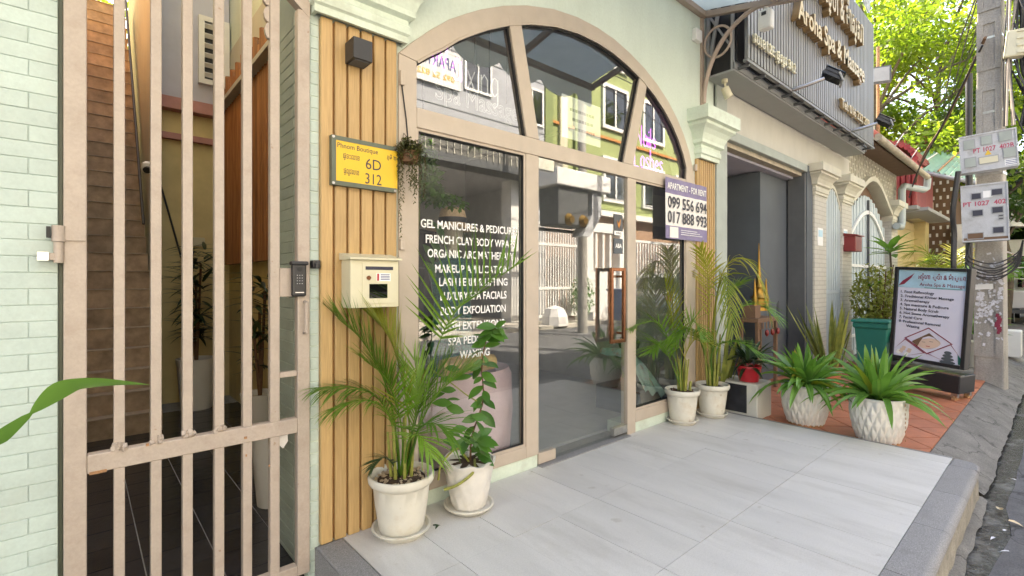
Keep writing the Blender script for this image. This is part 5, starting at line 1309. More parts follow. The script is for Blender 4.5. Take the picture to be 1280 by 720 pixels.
# double steel gate
dg = thing('double_gate', 'pale blue steel double gate under the curved lattice arch', 'gate', (11.3, 0, 0))
for k in range(14):
    x = 9.90+.20*k; u = (x+.1-9.86)/2.88
    zt = min(archz(u)-.08, 2.30+.62*math.sin(math.pi*u)**.9)
    b = MB(); b.box(x, x+.197, .06, .075, -.03, zt); b.box(x+.08, x+.11, .05, .0595, -.03, zt); b.build('sheet_panel', M['ironblue'], dg)
cv = [(9.95+2.7*i/24, 1.95+.62*math.sin(math.pi*i/24)) for i in range(25)]
MB().band(cv, [(p[0], p[1]+.07) for p in cv], .02, .048).build('curved_band', M['vinyl'], dg)
for z in (.3, 1.55): MB().box(9.9, 12.7, .03, .047, z, z+.05).build('rail', M['vinyl'], dg)
MB().box(11.28, 11.33, .02, .05, -.03, 2.84).build('meeting_stile', M['darkgrey'], dg)
MB().band([(p[0], p[1]-.45) for p in ain], [(p[0], p[1]-.02) for p in ain], .12, .16).build('red_valance', M['brown'], dg)
# roof above the lattice: tiles, gutter, pipe
rf = thing('tiled_roof', 'faded red tiled eave with a stained gutter above the lattice screen', 'roof', (11.8, -.2, 3.8))
rme = MB().tube([(0, -.36, 3.74-3.8), (0, .5, 4.20-3.8)], .06, 8).mesh('tile_ridge', M['redtile'], smooth=True)
for k in range(36): obj('tile_ridge', rme, rf, (9.86+.115*k-11.8, .2, 0))
MB().add([(9.8, -.38, 3.70), (14.0, -.38, 3.70), (14.0, 2.5, 5.2), (9.8, 2.5, 5.2), (9.8, -.38, 3.66), (14.0, -.38, 3.66), (14.0, 2.5, 5.16), (9.8, 2.5, 5.16)], [(0,1,2,3),(7,6,5,4),(0,4,5,1),(1,5,6,2),(2,6,7,3),(3,7,4,0)]).build('roof_deck', M['redtile'], rf)
b = MB(); b.tube([(9.8, -.42, 3.66), (14.2, -.42, 3.62)], .06, 10); b.build('gutter', M['gutterm'], rf, smooth=True)
MB().box(9.8, 13.6, -.33, .06, 3.62, 3.65).build('soffit_board', M['brown'], rf)
for x in (11.2, 12.6): MB().tube([(x, -.36, 3.72), (x+.12, -.5, 4.0)], .008, 6).build('prop', M['grey'], rf)
dp = MB().tube([(14.25, -.42, 3.60), (14.25, -.40, 3.38), (14.15, -.36, 3.34), (13.3, -.16, 3.34), (13.2, -.14, 3.26), (13.2, -.14, 2.55), (13.12, -.14, 2.45), (12.7, -.14, 2.44)], .07, 10).build('drain_pipe', M['pipe'], smooth=True); tag(dp, 'grey blue plastic drain pipe bending down from the red eave', 'drain pipe')
# house masses behind, which carry the shade of the row
o = MB().box(9.92, 14.0, .5, 8, -.06, 5.0).build('house_body', M['pale'], gw)

# ================================================================ SIGN BOX OF THE MASSAGE SHOP
sg = thing('shop_sign', 'large grey slatted sign box with gold Aroha Spa & Massage letters', 'shop sign', (7.1, -.2, 4.3))
YS = -.42; X0, X1, Z0, Z1 = 4.80, 9.55, 3.43, 5.36
MB().box(X0, X1, -.30, -.02, 3.365, 3.385).build('soffit', M['soffit'], sg)
b = MB(); b.box(X0+.01, X1, YS+.09, YS+.10, Z0+.02, Z1); b.build('back_panel', M['black'], sg)
b = MB(); b.box(X1-.02, X1, YS+.10, -.02, 3.386, Z1); b.build('end_panel', M['signgrey'], sg)
MB().box(X0, X1, YS-.012, YS+.03, Z0-.015, Z0+.012).build('bottom_rail', M['signgrey'], sg)
MB().box(X0, X1, -.31, -.29, 3.386, 3.45).build('soffit_edge', M['soffit'], sg)
sme = MB().box(0, .048, -.018, .018, 0, Z1-Z0-.014).mesh('slat', M['signgrey'], bevel=.003, seg=1)
n = int((X1-X0)/.0755)
for k in range(n): obj('slat', sme, sg, (X0+.0755*k-7.1, YS+.2, Z0+.013-4.3))
for k in range(13):
    x = X0+.06+.375*k; MB().box(x, x+.03, YS-.0, -.311, 3.388, 3.412).build('strut', M['darkgrey'], sg)
MB().box(X0+.05, X0+.07, -.295, -.021, 3.39, Z1).build('end_shade_sheet', M['black'], sg)  # black sheet stands in for the shade inside the open sign end
b = MB(); b.box(X0, X0+.03, -.30, -.27, 3.386, Z1); b.box(X0, X0+.03, -.05, -.022, 3.386, Z1); b.obox((X0+.015, -.17, 4.2), (.025, .03, 1.4), rm(0, 0, R(10))); b.obox((X0+.015, -.16, 3.8), (.02, .02, .55), rm(0, 0, R(-30))); b.build('end_frame', M['grey'], sg)
for body, size, x0, x1, z, dp_ in (('Aroha Spa & Massage', .33, 5.90, 8.58, 4.29, .035), ('អារ៉ូហា ស្ប៉ា & ម៉ាស្សា', .46, 6.05, 8.52, 4.86, .035)):
    text('letter_face', body, size, M['goldpaint'], ((x0+x1)/2, YS-.095, z), FRONT, sg, width=x1-x0, depth=.002, bold=.006)
    text('letter_side', body, size, M['goldside'], ((x0+x1)/2, YS-.055, z), FRONT, sg, width=x1-x0, depth=dp_, bold=.0055)
text('letter_face', 'លេខ12E ផ្លូវ 312', .15, M['cream'], (5.42, YS-.04, 3.65), FRONT, sg, width=1.1, depth=.012, bold=.001)
text('letter_face', 'Tel: 016 222 209', .17, M['goldpaint'], (8.28, YS-.05, 3.67), FRONT, sg, width=1.4, depth=.02, bold=.002)
def floodlight(x, label, rz):
    t = thing('floodlight', label, 'floodlight', (x, YS, 3.45))
    MB().tube([(x, YS-.01, 3.44), (x+.03, YS-.14, 3.46), (x+.08, YS-.30, 3.50)], .02, 8).build('arm', M['steel'], t, smooth=True)
    mx = rm(R(rz), 0, R(35)); c = Vector((x+.11, YS-.38, 3.53))
    MB().obox(c, (.17, .19, .045), mx).build('head', M['black'], t, bevel=.01)
    b = MB()
    for k in range(6): b.obox(c+mx @ Vector((-.09+.036*k, 0, -.04)), (.008, .2, .03), mx)
    b.build('cooling_fin', M['black'], t)
    MB().obox(c+mx @ Vector((0, 0, .027)), (.19, .21, .004), mx).build('lens', M['carglass'], t)
    MB().tube([c+mx @ Vector((-.12, -.05, 0)), c+mx @ Vector((-.12, -.12, -.05)), c+mx @ Vector((.12, -.12, -.05)), c+mx @ Vector((.12, -.05, 0))], .01, 6).build('yoke', M['grey'], t)
floodlight(5.98, 'black floodlight on an arm below the middle of the slatted sign', 20)
floodlight(8.25, 'black floodlight on an arm at the far end of the slatted sign', 20)
sp = thing('spot_lamp', 'small cream spot lamp hanging under the sign soffit', 'lamp', (4.98, -.15, 3.3))
MB().cyl((4.95, -.14, 3.365), (4.95, -.14, 3.33), .03, n=12).cyl((4.95, -.14, 3.33), (4.96, -.15, 3.27), .012, n=8).cyl((4.95, -.14, 3.28), (4.985, -.17, 3.18), .04, .045, 14).build('head', M['cream'], sp, smooth=True)

# ================================================================ SIGN BOARD ON CASTERS
bd = thing('sign_board', 'black framed spa poster board on casters standing on the terracotta tiles', 'sign board', (7.56, -1.33, -.042), R(-32.6))
bd.rotation_euler = (0, R(3.4), R(-106))
L = dict(world=False)
W2 = .375
b = MB()
for q in ((-W2, -W2+.04, .36, 1.50), (W2-.04, W2, .36, 1.50), (-W2+.04, W2-.04, .36, .40), (-W2+.04, W2-.04, 1.465, 1.50)): b.box(q[0], q[1], -.03, .09, q[2], q[3])
b.build('frame', M['black'], bd, bevel=.006, **L)
MB().box(-W2+.041, W2-.041, -.005, .06, .401, 1.464).build('poster', M['print'], bd, **L)
MB().box(-W2+.042, W2-.042, -.008, -.0055, 1.25, 1.463).build('sky_print', M['printblue'], bd, **L)
MB().box(-W2-.02, W2+.02, -.15, .20, .10, .30).build('base_box', M['black'], bd, bevel=.01, **L)
MB().box(-W2-.02, W2+.02, -.14, -.06, .301, .312).build('base_lip', M['steel'], bd, **L)
for x in (-.32, .34):
    for y in (-.10, .18):
        w = obj('caster', MB().box(x-.03, x+.03, y-.02, y+.02, .05, .099).mesh('caster', M['steel']), bd)
        MB().cyl((x-.02, y, .036), (x+.02, y, .036), .036, n=14).build('wheel', M['rust'], w, smooth=True, **L)
def bt(name, body, size, m, x, z, width=None, align='LEFT', bold=.0, y=-.0095):
    me = text_mesh(body, size, depth=.0006, bold=bold, align='LEFT')
    xs_ = [v.co.x for v in me.vertices]; k = width/(max(xs_)-min(xs_)) if width else 1; x0_ = min(xs_)
    for v in me.vertices: v.co.x = (v.co.x-x0_)*k
    me.materials.clear(); me.materials.append(m); me.name = name
    o = obj(name, me, bd, (x, y, z)); o.rotation_euler = FRONT; return o
bt('lettering', 'អារ៉ូហា ស្ប៉ា & ម៉ាស្សា', .075, M['maroon'], -.13, 1.385, .45, bold=.0015)
bt('lettering', 'Aroha Spa & Massage', .055, M['maroon'], -.11, 1.295, .43)
MB().box(-.06, .30, -.0095, -.0085, 1.256, 1.262).build('tagline', M['greenbin'], bd, **L)
fe = MB(); fe.prism([(-.33, 1.27), (-.29, 1.33), (-.19, 1.41), (-.17, 1.43), (-.20, 1.37), (-.27, 1.29)], -.0105, -.0085); fe.build('feather_mark', M['maroon'], bd, **L)
for k, s in enumerate(('1. Foot Reflexology', '2. Traditional Khmer Massage', '3. Aromatherapy', '4. Spa manicure & Pedicure', '5. Natural Body Scrub', '6. Hot Stone Aromatherapy', '7. Facial Care', '8. Professional Removal', '    Waxing')):
    bt('lettering', s, (.044), M['ink'], -.30 if k < 8 else -.22, 1.195-.052*k, None, bold=.0006)
def diamond(cx, cz, h, y, m, name, w=1.0):
    MB().prism([(cx-h*w, cz), (cx, cz-h), (cx+h*w, cz), (cx, cz+h)], y, y+.001).build(name, m, bd, **L)
for cx, cz, h in ((.01, .63, .16), (-.22, .48, .14), (.23, .48, .15)):
    b = MB(); o_ = [(cx-h*1.5, cz), (cx, cz-h), (cx+h*1.5, cz), (cx, cz+h), (cx-h*1.5, cz)]; i_ = [(cx-h*1.38, cz), (cx, cz-h*.92), (cx+h*1.38, cz), (cx, cz+h*.92), (cx-h*1.38, cz)]
    pl = [p if True else p for p in o_]
    cl = lambda q: [(max(-.33, min(.33, p[0])), max(.405, p[1])) for p in q]
    b.band(cl(i_), cl(o_), -.0092, -.0082); b.build('diamond_border', M['maroon'], bd, **L)
b = MB(); b.lathe([(.001, -.02), (.10, 0), (.001, .02)], 20); 
fc = MB(); fc.prism([(.02+.115*math.cos(R(a)), .60+.062*math.sin(R(a))+.02*math.cos(R(a))) for a in range(0, 360, 20)], -.0095, -.0084); fc.build('face_print', M['skin'], bd, **L)
fh = MB(); fh.prism([(-.15, .60), (-.09, .545), (-.07, .60), (-.04, .66), (.02, .69), (.08, .675), (.15, .60), (.02, .725)], -.0096, -.0086); fh.build('hair_print', M['brown'], bd, **L)
for dx, dz in ((-.03, .61), (.045, .625)): MB().box(dx-.018, dx+.018, -.0105, -.0096, dz-.002, dz+.002).build('eye_print', M['ink'], bd, **L)
MB().box(-.005, .035, -.0105, -.0096, .563, .570).build('mouth_print', M['red'], bd, **L)
for i, (dx, dz) in enumerate(((-.25, .47), (-.20, .43), (-.23, .50), (-.28, .45), (-.17, .48))):
    MB().prism([(dx+.035*math.cos(R(a))*(1 if a % 80 else .5), dz+.03*math.sin(R(a))) for a in range(0, 360, 40)], -.0098+.0001*i, -.0086).build('flower_print', M['vinyl' if i % 2 else 'skin'], bd, **L)
for i in range(4):
    MB().prism([((.21+(.075-.013*i)*math.cos(R(a))), (.415+.036*i)+.02*math.sin(R(a))) for a in range(0, 360, 24)], -.0097+.0001*i, -.0086).build('stone_print', M['bluegrey'], bd, **L)
MB().prism([(.31, .41), (.36, .40), (.34, .47), (.30, .52)], -.0098, -.0086).build('leaf_print', M['greenbin'], bd, **L)

# ================================================================ STREET THINGS ON THE RIGHT
po = thing('utility_pole', 'square grey concrete utility pole with torn paper and meter boxes', 'utility pole', (9.23, -1.79, -.2))
b = MB(); HP = 9.5
ws_ = lambda z: .150-.006*z
prof = []
rp_ = rm(R(-97))
def pole_ring(z, k=1.0):
    w = ws_(z)*k; return [Vector((9.23, -1.79, z))+rp_ @ Vector((sx*w, sy*w*.8, 0)) for sx, sy in ((-1,-1),(1,-1),(1,1),(-1,1))]
zs_ = [-.2, .0, .1]+[.1+1.0*i for i in range(1, 10)]
vs = [q for z in zs_ for q in pole_ring(z)]; fs = []
for i in range(len(zs_)-1):
    for k in range(4): fs.append((i*4+k, i*4+(k+1) % 4, i*4+4+(k+1) % 4, i*4+4+k))
fs += [(3,2,1,0), tuple(range(len(vs)-4, len(vs)))]
b.add(vs, fs).build('shaft', M['pole'], po, bevel=.02)
for z in (.35, 1.0, 3.3, 4.2, 5.0):       # recessed panels: frames proud of the shaft face
    w = ws_(z); c = Vector((9.23, -1.79, z+.27))+rp_ @ Vector((0, -w*.8-.006, 0))
    b = MB()
    for sx in (-1, 1): b.obox(c+rp_ @ Vector((sx*w*.72, 0, 0)), (w*.5, .018, .62), rp_)
    for dz in (-.31, .31): b.obox(c+Vector((0, 0, dz)), (w*1.9, .016, .06), rp_)
    b.build('face_panel', M['pole'], po)
b = MB()
for k in range(150):
    z = random.gauss(1.05, .26); w = ws_(z); 
    if not .2 < z < 1.7: continue
    c = Vector((9.23, -1.79, z))+rp_ @ Vector((random.uniform(-.8, .95)*w, -w*.8-.020-.001*random.random(), 0))
    b.obox(c, (random.uniform(.012, .045), .002, random.uniform(.012, .045)), rp_ @ rm(0, random.uniform(-.8, .8)))
b.build('torn_paper', M['paper'], po, kind='stuff')
w = ws_(1.0); MB().obox(Vector((9.23, -1.79, 1.22))+rp_ @ Vector((-.05, -w*.8-.024, 0)), (.2, .003, .07), rp_ @ rm(0, R(-4))).build('paper_notice', M['vinyl'], po)
b = MB()
for k in range(9): b.obox(Vector((9.23, -1.79, .62+.028*k))+rp_ @ Vector((.10+.012*math.sin(k*1.3), -.1405-.0004*k, 0)), (.03+.02*math.sin(k*.4), .002, .045), rp_ @ rm(0, .2))
b.build('red_paint_smear', M['maroon'], po)
for z in (2.72, 3.55, 4.55):
    b = MB(); vs = pole_ring(z, 1.03)+pole_ring(z+.03, 1.03); b.add(vs, [(0,1,5,4),(1,2,6,5),(2,3,7,6),(3,0,4,7),(3,2,1,0),(4,5,6,7)]); b.build('steel_band', M['steel'], po)
def meter_box(cx, cz, w, h, label, rows, txt, rz, tilt, stain):
    c = Vector(cx); ang = R(rz)
    t = thing('meter_box', label, 'meter box', (c.x, c.y, cz), ang); t.rotation_euler = (0, R(tilt), ang); t.scale = (.71, 1, .86 if w > .7 else .95)
    MB().box(-w/2, w/2, -.10, .10, -h/2, h/2).build('case', M['meter'], t, bevel=.012, **L)
    b = MB(); e = .02
    for q in ((-w/2, -w/2+e, -h/2, h/2), (w/2-e, w/2, -h/2, h/2), (-w/2+e, w/2-e, -h/2, -h/2+e), (-w/2+e, w/2-e, h/2-e, h/2)): b.box(q[0], q[1], -.112, -.1005, q[2], q[3])
    b.build('rim', M['meter'], t, **L)
    for (x, z, ww, hh, mm) in rows:
        f = obj('window_frame', MB().box(x-ww/2-.012, x+ww/2+.012, -.107, -.1005, z-hh/2-.012, z+hh/2+.012).mesh('window_frame', M['grey']), t)
        MB().box(x-ww/2, x+ww/2, -.110, -.1072, z-hh/2, z+hh/2).build('window', M[mm], f, **L)
    for (s, x, z, sz, wd, mm) in txt:
        me = text_mesh(s, sz, depth=.0006, bold=.002, align='CENTER'); xs_ = [v.co.x for v in me.vertices]; k = wd/(max(xs_)-min(xs_)); c0 = (max(xs_)+min(xs_))/2
        for v in me.vertices: v.co.x = (v.co.x-c0)*k
        me.materials.clear(); me.materials.append(M[mm]); me.name = 'lettering'
        o = obj('lettering', me, t, (x, -.1015, z)); o.rotation_euler = FRONT
    b = MB()
    for k in range(stain):
        b.obox((random.uniform(-.38, .38)*w, -.1025, random.uniform(-.42, .1)*h), (random.uniform(.015, .06), .002, random.uniform(.01, .04)), rm(0, random.uniform(-1, 1)))
    if stain: b.build('peeling_sticker', M['paper'], t, kind='stuff')
    return t
t = meter_box((8.80, -1.79), 2.96, .75, .56, 'upper grey meter box with five windows on the utility pole', [(-.24, .14, .14, .13, 'greygreen'), (-.01, .165, .13, .12, 'greygreen'), (.23, .18, .15, .13, 'greygreen'), (-.24, -.13, .14, .13, 'greygreen'), (.27, -.07, .15, .13, 'greygreen'), (.0, -.13, .24, .09, 'cream')], [('PT 1027  402B', .07, .03, .10, .52, 'redink')], -84, -3.0, 0)
MB().prism([(-.045, -.055), (.045, -.055), (0, .02)], -.104, -.1008).build('warning_triangle', M['yellow'], t, **L)
text_o = bpy.data.objects
MB().box(.20, .36, -.103, -.1008, -.25, -.17).build('sticker', M['vinyl'], t, **L)
b = MB()
for k in range(3): b.box(.21, .35, -.1036, -.1031, -.24+.024*k, -.23+.024*k)
b.build('sticker_line', M['navy'], t, **L)
t = meter_box((8.82, -1.76), 2.18, .62, .78, 'lower grey meter box with dark windows and peeling stickers on the utility pole', [(-.10, .23, .12, .075, 'ink'), (.17, .26, .13, .075, 'ink'), (-.09, .0, .13, .075, 'ink'), (.17, .02, .13, .075, 'ink'), (.17, -.25, .13, .075, 'ink'), (-.13, -.31, .2, .07, 'brown'), (.21, -.06, .05, .012, 'ink'), (.21, -.10, .05, .012, 'ink')], [('PT 1027  402', .0, .125, .085, .56, 'redink')], -86, -1.5, 60)
MB().box(-.30, .30, -.1045, -.101, -.385, -.335).build('dirty_bottom_strip', M['brown'], t, **L)
MB().box(-.01, .11, -.103, -.1008, .2, .29).build('sticker', M['vinyl'], t, **L)
gbx = thing('junction_box', 'pale green junction box strapped high on the utility pole', 'junction box', (9.1, -2.1, 4.33))
MB().obox((8.98, -2.03, 4.33), (.19, .15, .34), rm(R(-85), R(6))).build('case', M['cream'], gbx, bevel=.02)
b = MB()
for k in range(4): b.obox((8.92, -2.10, 4.2+.09*k), (.10, .05, .03), rm(R(-85), R(6)))
b.build('rib', M['cream'], gbx)
# cables
def cable(pts, r, m, label, group=None, n=16, name='cable'):
    o = MB().tube(bez(pts, n), r, 6).build(name, M[m], smooth=True); tag(o, label, 'cable', group); return o
for k in range(6):
    a = random.uniform(-.1, .1); x, y = 9.02+random.uniform(-.03, .03), -1.96+random.uniform(-.07, .07)
    cable([(x, y, 6.4), (x+.02, y-.03, 5.2), (x-.02+a*.3, y+a*.5, 4.2), (x-.04, y+.0, 3.3)], .009+.004*(k % 2), 'cablegrey' if k % 2 else 'cable', 'cable running down the face of the utility pole', 'cables on the utility pole')
for k in range(8):
    x, y = 9.12+random.uniform(-.04, .04), -2.1+random.uniform(-.06, .05)
    cable([(x-.05, y+.1, 6.6), (x, y+.03, 5.0), (x+.02, y-.03+.03*(k % 3), 4.1), (x+.05, y-.05, 3.75), (x, y, 3.3)], .014, 'cable', 'black cable in the bundle beside the pale green junction box', 'black cables beside the junction box')
for k in range(7):
    a0 = random.uniform(-.3, .3); zz = 1.78-.03*k
    cable([(8.78+.02*k, -1.62, 1.80), (8.72, -1.62-.08*a0, zz-.18), (8.85, -1.85, zz-.26-.03*(k % 3)), (9.0, -2.05, zz-.12), (9.0, -2.1, 1.82)], .009, 'cable', 'black cable loop sagging under the lower meter box', 'cable loops under the lower meter box')
cable([(8.42, -1.55, 2.7), (8.40, -1.5, 2.2), (8.5, -1.5, 1.9), (8.45, -1.5, 1.5), (8.55, -1.5, 1.35)], .03, 'cable', 'thick black cable hanging left of the meter boxes')
for k in range(9):
    z = 6.0+.45*k*.6; y = -2.0-.05*k
    cable([(9.2, -1.9, z), (14, -.8-.2*k, z-.35+.1*k), (24, .5, z+.6+.1*k)], .012, 'cable', 'overhead wire strung from the utility pole past the trees', 'overhead wires')
cable([(9.05, -1.75, 4.55), (10.5, -1.2, 3.95), (12.5, -.6, 3.75), (14.8, -.1, 3.55)], .02, 'brown', 'brown drooping cable from the pole to the red corrugated house')
cable([(9.05, -1.72, 4.45), (10.5, -1.1, 3.75), (12.6, -.5, 3.5), (14.2, -.1, 3.2)], .014, 'cable', 'thin dark cable drooping from the pole to the eave')
for k in range(9):
    z0 = 4.6-.12*k; yy = -2.02-.05*(k % 4)
    cable([(9.0, yy, z0+.5), (8.93, yy-.10, z0+.1), (8.97, yy-.22, z0-.25-.05*(k % 3)), (9.05, yy-.12, z0-.5), (9.02, yy+.02, z0-.1)], .010, 'cable', 'tangled black cable coil right of the pole below the pale green box', 'tangled cables right of the pole')
p2o = thing('utility_pole', 'round weathered pole standing behind the square utility pole', 'utility pole', (12.2, -2.25, -.2))
MB().tube([(12.2, -2.28, -.2), (12.2, -2.28, 9)], [.15, .10], 14).build('shaft', M['pole'], p2o, smooth=True)
MB().obox((12.2, -2.28, 7.2), (.1, 1.6, .1), rm()).build('crossarm', M['darkgrey'], p2o)
bp = MB().tube([(11.6, -1.35, -.06), (11.6, -1.35, 4.9)], .05, 10).build('black_post', M['black'], smooth=True); tag(bp, 'slim black post just left of the meter boxes', 'post')
fl = thing('floodlight', 'square floodlight on a rusty pole beyond the slatted sign', 'floodlight', (13.8, .4, 4))
MB().tube([(13.8, .4, 3.9), (13.8, .4, 6.7)], .035, 8).build('pole', M['rust'], fl)
MB().obox((13.55, .32, 5.95), (.08, .42, .38), rm(R(25))).build('head', M['darkgrey'], fl, bevel=.01)
MB().obox((13.50, .30, 5.95), (.02, .34, .30), rm(R(25))).build('lens', M['grey'], fl)
# snake plant, bin, shrub, others along the wall
snake(7.35, -.42, -.045, 'tall yellow edged snake plant in terracotta pot by the bar gate', 24, .95, .06, .22, 'terracotta')
bi = thing('green_bin', 'green plastic bin beside the snake plant', 'bin', (8.35, -.62, -.045))
def sq(z, w, r=.0): return [(8.6-w, -.62-w, z), (8.6+w, -.62-w, z), (8.6+w, -.62+w, z), (8.6-w, -.62+w, z)]
vs = sq(-.04, .15)+sq(.62, .19)+sq(.63, .21)+sq(.70, .21); fs = [(3,2,1,0)]
for i in range(3):
    for k in range(4): fs.append((i*4+k, i*4+(k+1) % 4, i*4+4+(k+1) % 4, i*4+4+k))
fs.append((12,13,14,15)); MB().add(vs, fs).build('body', M['greenbin'], bi, bevel=.02)
MB().box(8.37, 8.83, -.85, -.39, .702, .74).build('lid', M['greenbin'], bi, bevel=.015)
tg = MB().lathe([(.16, -.08), (.30, -.09), (.33, 0), (.30, .09), (.16, .08), (.16, -.08)], 24, (0, 0, 0), cap=False).build('tyre', M['tyre'], smooth=True); tg.location = (8.75, -.85, .28); tg.rotation_euler = (R(90), 0, R(30)); tag(tg, 'black tyre leaning behind the sign board', 'tyre')
sb = thing('potted_shrub', 'loose small leaved shrub in front of the pale blue double gate', 'shrub', (9.4, -.5, -.05))
MB().lathe([(.02, 0), (.14, 0), (.18, .3), (.16, .3), (.02, .28)], 20, (9.4, -.5, -.05)).build('pot', M['terracotta'], sb, smooth=True)
b = MB()
for k in range(16):
    a = random.uniform(0, 6.28); r = random.uniform(.1, .6)
    b.tube(bez([(9.4, -.5, .2), (9.4+.3*r*math.cos(a), -.5+.3*r*math.sin(a), .6), (9.4+r*math.cos(a), -.5+r*math.sin(a)*.7, 1.0+.6*random.random())], 6), .008, 4)
b.build('branch', M['brownstem'], sb)
M['shrubleaf'] = leafmat('shrub_leaf', (.10, .16, .03), (.26, .28, .07), .3, .5, 6)
for c, r, n in (((9.35, -.5, 1.0), (.6, .35, .6), 1500), ((9.6, -.55, .65), (.5, .3, .4), 800)): clump(c, r, n, .085, 'shrubleaf', sb)
fr = thing('frangipani', 'young frangipani with long glossy leaves before the double gate', 'plant', (9.9, -.6, -.05))
MB().tube(bez([(9.9, -.6, -.05), (9.75, -.55, .7), (9.6, -.5, 1.1), (9.75, -.6, 1.35), (9.72, -.6, 1.75)], 14), [.03-.0012*i for i in range(15)], 8).build('stem', M['bark'], fr, smooth=True)
MB().tube(bez([(9.62, -.51, 1.1), (9.4, -.45, 1.12), (9.25, -.43, 1.2)], 8), .015, 6).build('branch', M['bark'], fr, smooth=True)
fm = leaf_me(.42, .13, 'leaf', 'leaf_strap', .35)
for k in range(16):
    a = k*2.4; e = .1+.9*(k/16)
    put_leaf(fm, fr, (9.72, -.6, 1.72+.1*(k/16)), (math.cos(a)*math.cos(e), math.sin(a)*math.cos(e), math.sin(e)), 0, random.uniform(.8, 1.1))
for k in range(4): put_leaf(fm, fr, (9.3, -.45, 1.2), (random.uniform(-1, 1), random.uniform(-1, .3), random.uniform(.2, .8)), 0, .7)
def row_plant(x, y, h, label, m, kind, n, pot=True):
    t = thing('potted_palm' if kind == 'palm' else 'potted_plant', label, 'potted plant', (x, y, -.05))
    if pot: MB().lathe([(.02, 0), (.16, 0), (.2, .36), (.21, .4), (.18, .4), (.02, .36)], 22, (x, y, -.054)).build('pot', M['pale'], t, smooth=True)
    for k in range(n):
        a = k*2.4+random.uniform(-.3, .3); 
        if kind == 'palm':
            L_ = h*random.uniform(.75, 1.05); r = random.uniform(.25, .55)*h
            frond(t, [(x, y, .3), (x+.25*r*math.cos(a), y+.25*r*math.sin(a), .3+.5*L_), (x+.65*r*math.cos(a), y+.65*r*math.sin(a), .3+.85*L_), (x+1.15*r*math.cos(a), y+1.15*r*math.sin(a), .3+.80*L_)], m, n=18, ll=.38, lw=.028, start=.4, droop=.5, ang=50, lift=.1, rr=.012)
        else:
            e = random.uniform(.2, 1.2); put_leaf(fm, t, (x, y, .35+h*.6*random.random()), (math.cos(a)*math.cos(e), math.sin(a)*math.cos(e), math.sin(e)), 0, random.uniform(.6, 1.1))
row_plant(13.2, -.9, 1.9, 'pale green palm beyond the drain pipe', 'leaf_gold', 'palm', 10)
row_plant(14.2, -1.2, 1.7, 'bright green palm left of the square utility pole', 'leaf_strap', 'palm', 11)
row_plant(10.6, -1.55, 1.6, 'leafy plant in pale pot between sign board and utility pole', 'leaf_broad', 'leaf', 46)
row_plant(12.0, -1.5, 1.9, 'tall leafy plant behind the utility pole', 'leaf_broad', 'leaf', 50)
yf = clump((12.4, -1.35, 1.75), (.12, .12, .18), 120, .06, 'yellow', None, 'yellow_flowers'); tag(yf, 'small yellow flowers above the leafy plant beside the pole', 'flowers')
wp = MB().box(12.3, 12.7, -1.95, -1.6, -.05, .42).build('white_planter', M['white'], bevel=.02); tag(wp, 'white box planter at the foot of the row behind the utility pole', 'planter')

# ---- farther houses
h1 = thing('corrugated_house', 'red corrugated metal upper storey with a rounded roof beyond the drain pipe', 'house', (16, .5, 3))
for k in range(9): MB().tube([(14.5, -.14+.10*k, 3.06), (14.5, -.14+.10*k, 4.12)], .05, 8).build('corrugation', M['redroof'], h1, smooth=True)
b = MB(); b.box(14.52, 16.8, -.16, 1.6, 3.05, 4.12); b.build('sheet_wall', M['redroof'], h1)
for k in range(15):
    a = R(2+11*k); MB().tube([(14.45, .62-.78*math.cos(a)*1.0, 4.12+.52*math.sin(a)), (16.9, .62-.78*math.cos(a), 4.12+.52*math.sin(a))], .065, 8).build('roof_corrugation', M['redroof'], h1, smooth=True)
MB().box(14.45, 16.8, -.20, 1.6, 2.97, 3.049).build('sill_beam', M['grey'], h1)
MB().box(14.6, 16.8, 1.0, 6, -.05, 2.96).build('house_body', M['pale'], h1)
h2 = thing('yellow_shutter_shop', 'yellow shutter shop front below the green corrugated awning', 'building', (17, 0, 0))
for k in range(24): MB().box(15.4, 18.2, .44+.012*(k % 2), .50, .2+.115*k, .31+.115*k).build('shutter_slat', M['yshutter'], h2)
MB().box(14.9, 15.4, .4, .9, -.05, 3.1).build('pier', M['white'], h2); MB().box(18.2, 18.8, .2, .9, -.05, 4.4).build('pier', M['ochre'], h2)
MB().box(14.9, 18.8, .1, .7, 3.0, 3.6).build('fascia', M['cream'], h2); MB().box(14.8, 18.3, -.35, .1, 2.95, 3.03).build('ledge', M['grey'], h2)
MB().box(14.9, 19, .9, 6, -.05, 5).build('building_body', M['ochre'], h2)
h3 = thing('green_awning', 'pale green corrugated awning with rusty brackets behind the meter boxes', 'awning', (17, -.5, 4.2))
b = MB(); vs = []; fs = []
nn_ = 60
for i in range(nn_+1):
    u = i/nn_; dz = .03*math.cos(i*math.pi/2); y = .25-1.45*u
    vs += [(15.0, y, 4.14-.62*u+dz), (18.6, y, 5.10-.36*u+dz), (15.0, y, 4.12-.62*u+dz), (18.6, y, 5.08-.36*u+dz)]
for i in range(nn_):
    a = 4*i; fs += [(a, a+1, a+5, a+4), (a+2, a+6, a+7, a+3), (a, a+4, a+6, a+2)]
b.add(vs, fs).build('corrugated_sheet', M['greenroof'], h3)
for k in range(3):
    y = -.1-.4*k; u = (.25-y)/1.45
    MB().tube([(15.0, y, 4.18-.62*u), (18.6, y, 5.14-.36*u)], .02, 6).build('batten', M['bannerwhite' if k != 1 else 'rust'], h3)
MB().tube([(15.0, .25, 4.08), (15.0, -1.2, 3.46)], .045, 8).build('front_beam', M['grey'], h3)
MB().tube([(15.05, -1.15, -.05), (15.05, -1.15, 3.5)], .05, 8).build('post', M['grey'], h3)
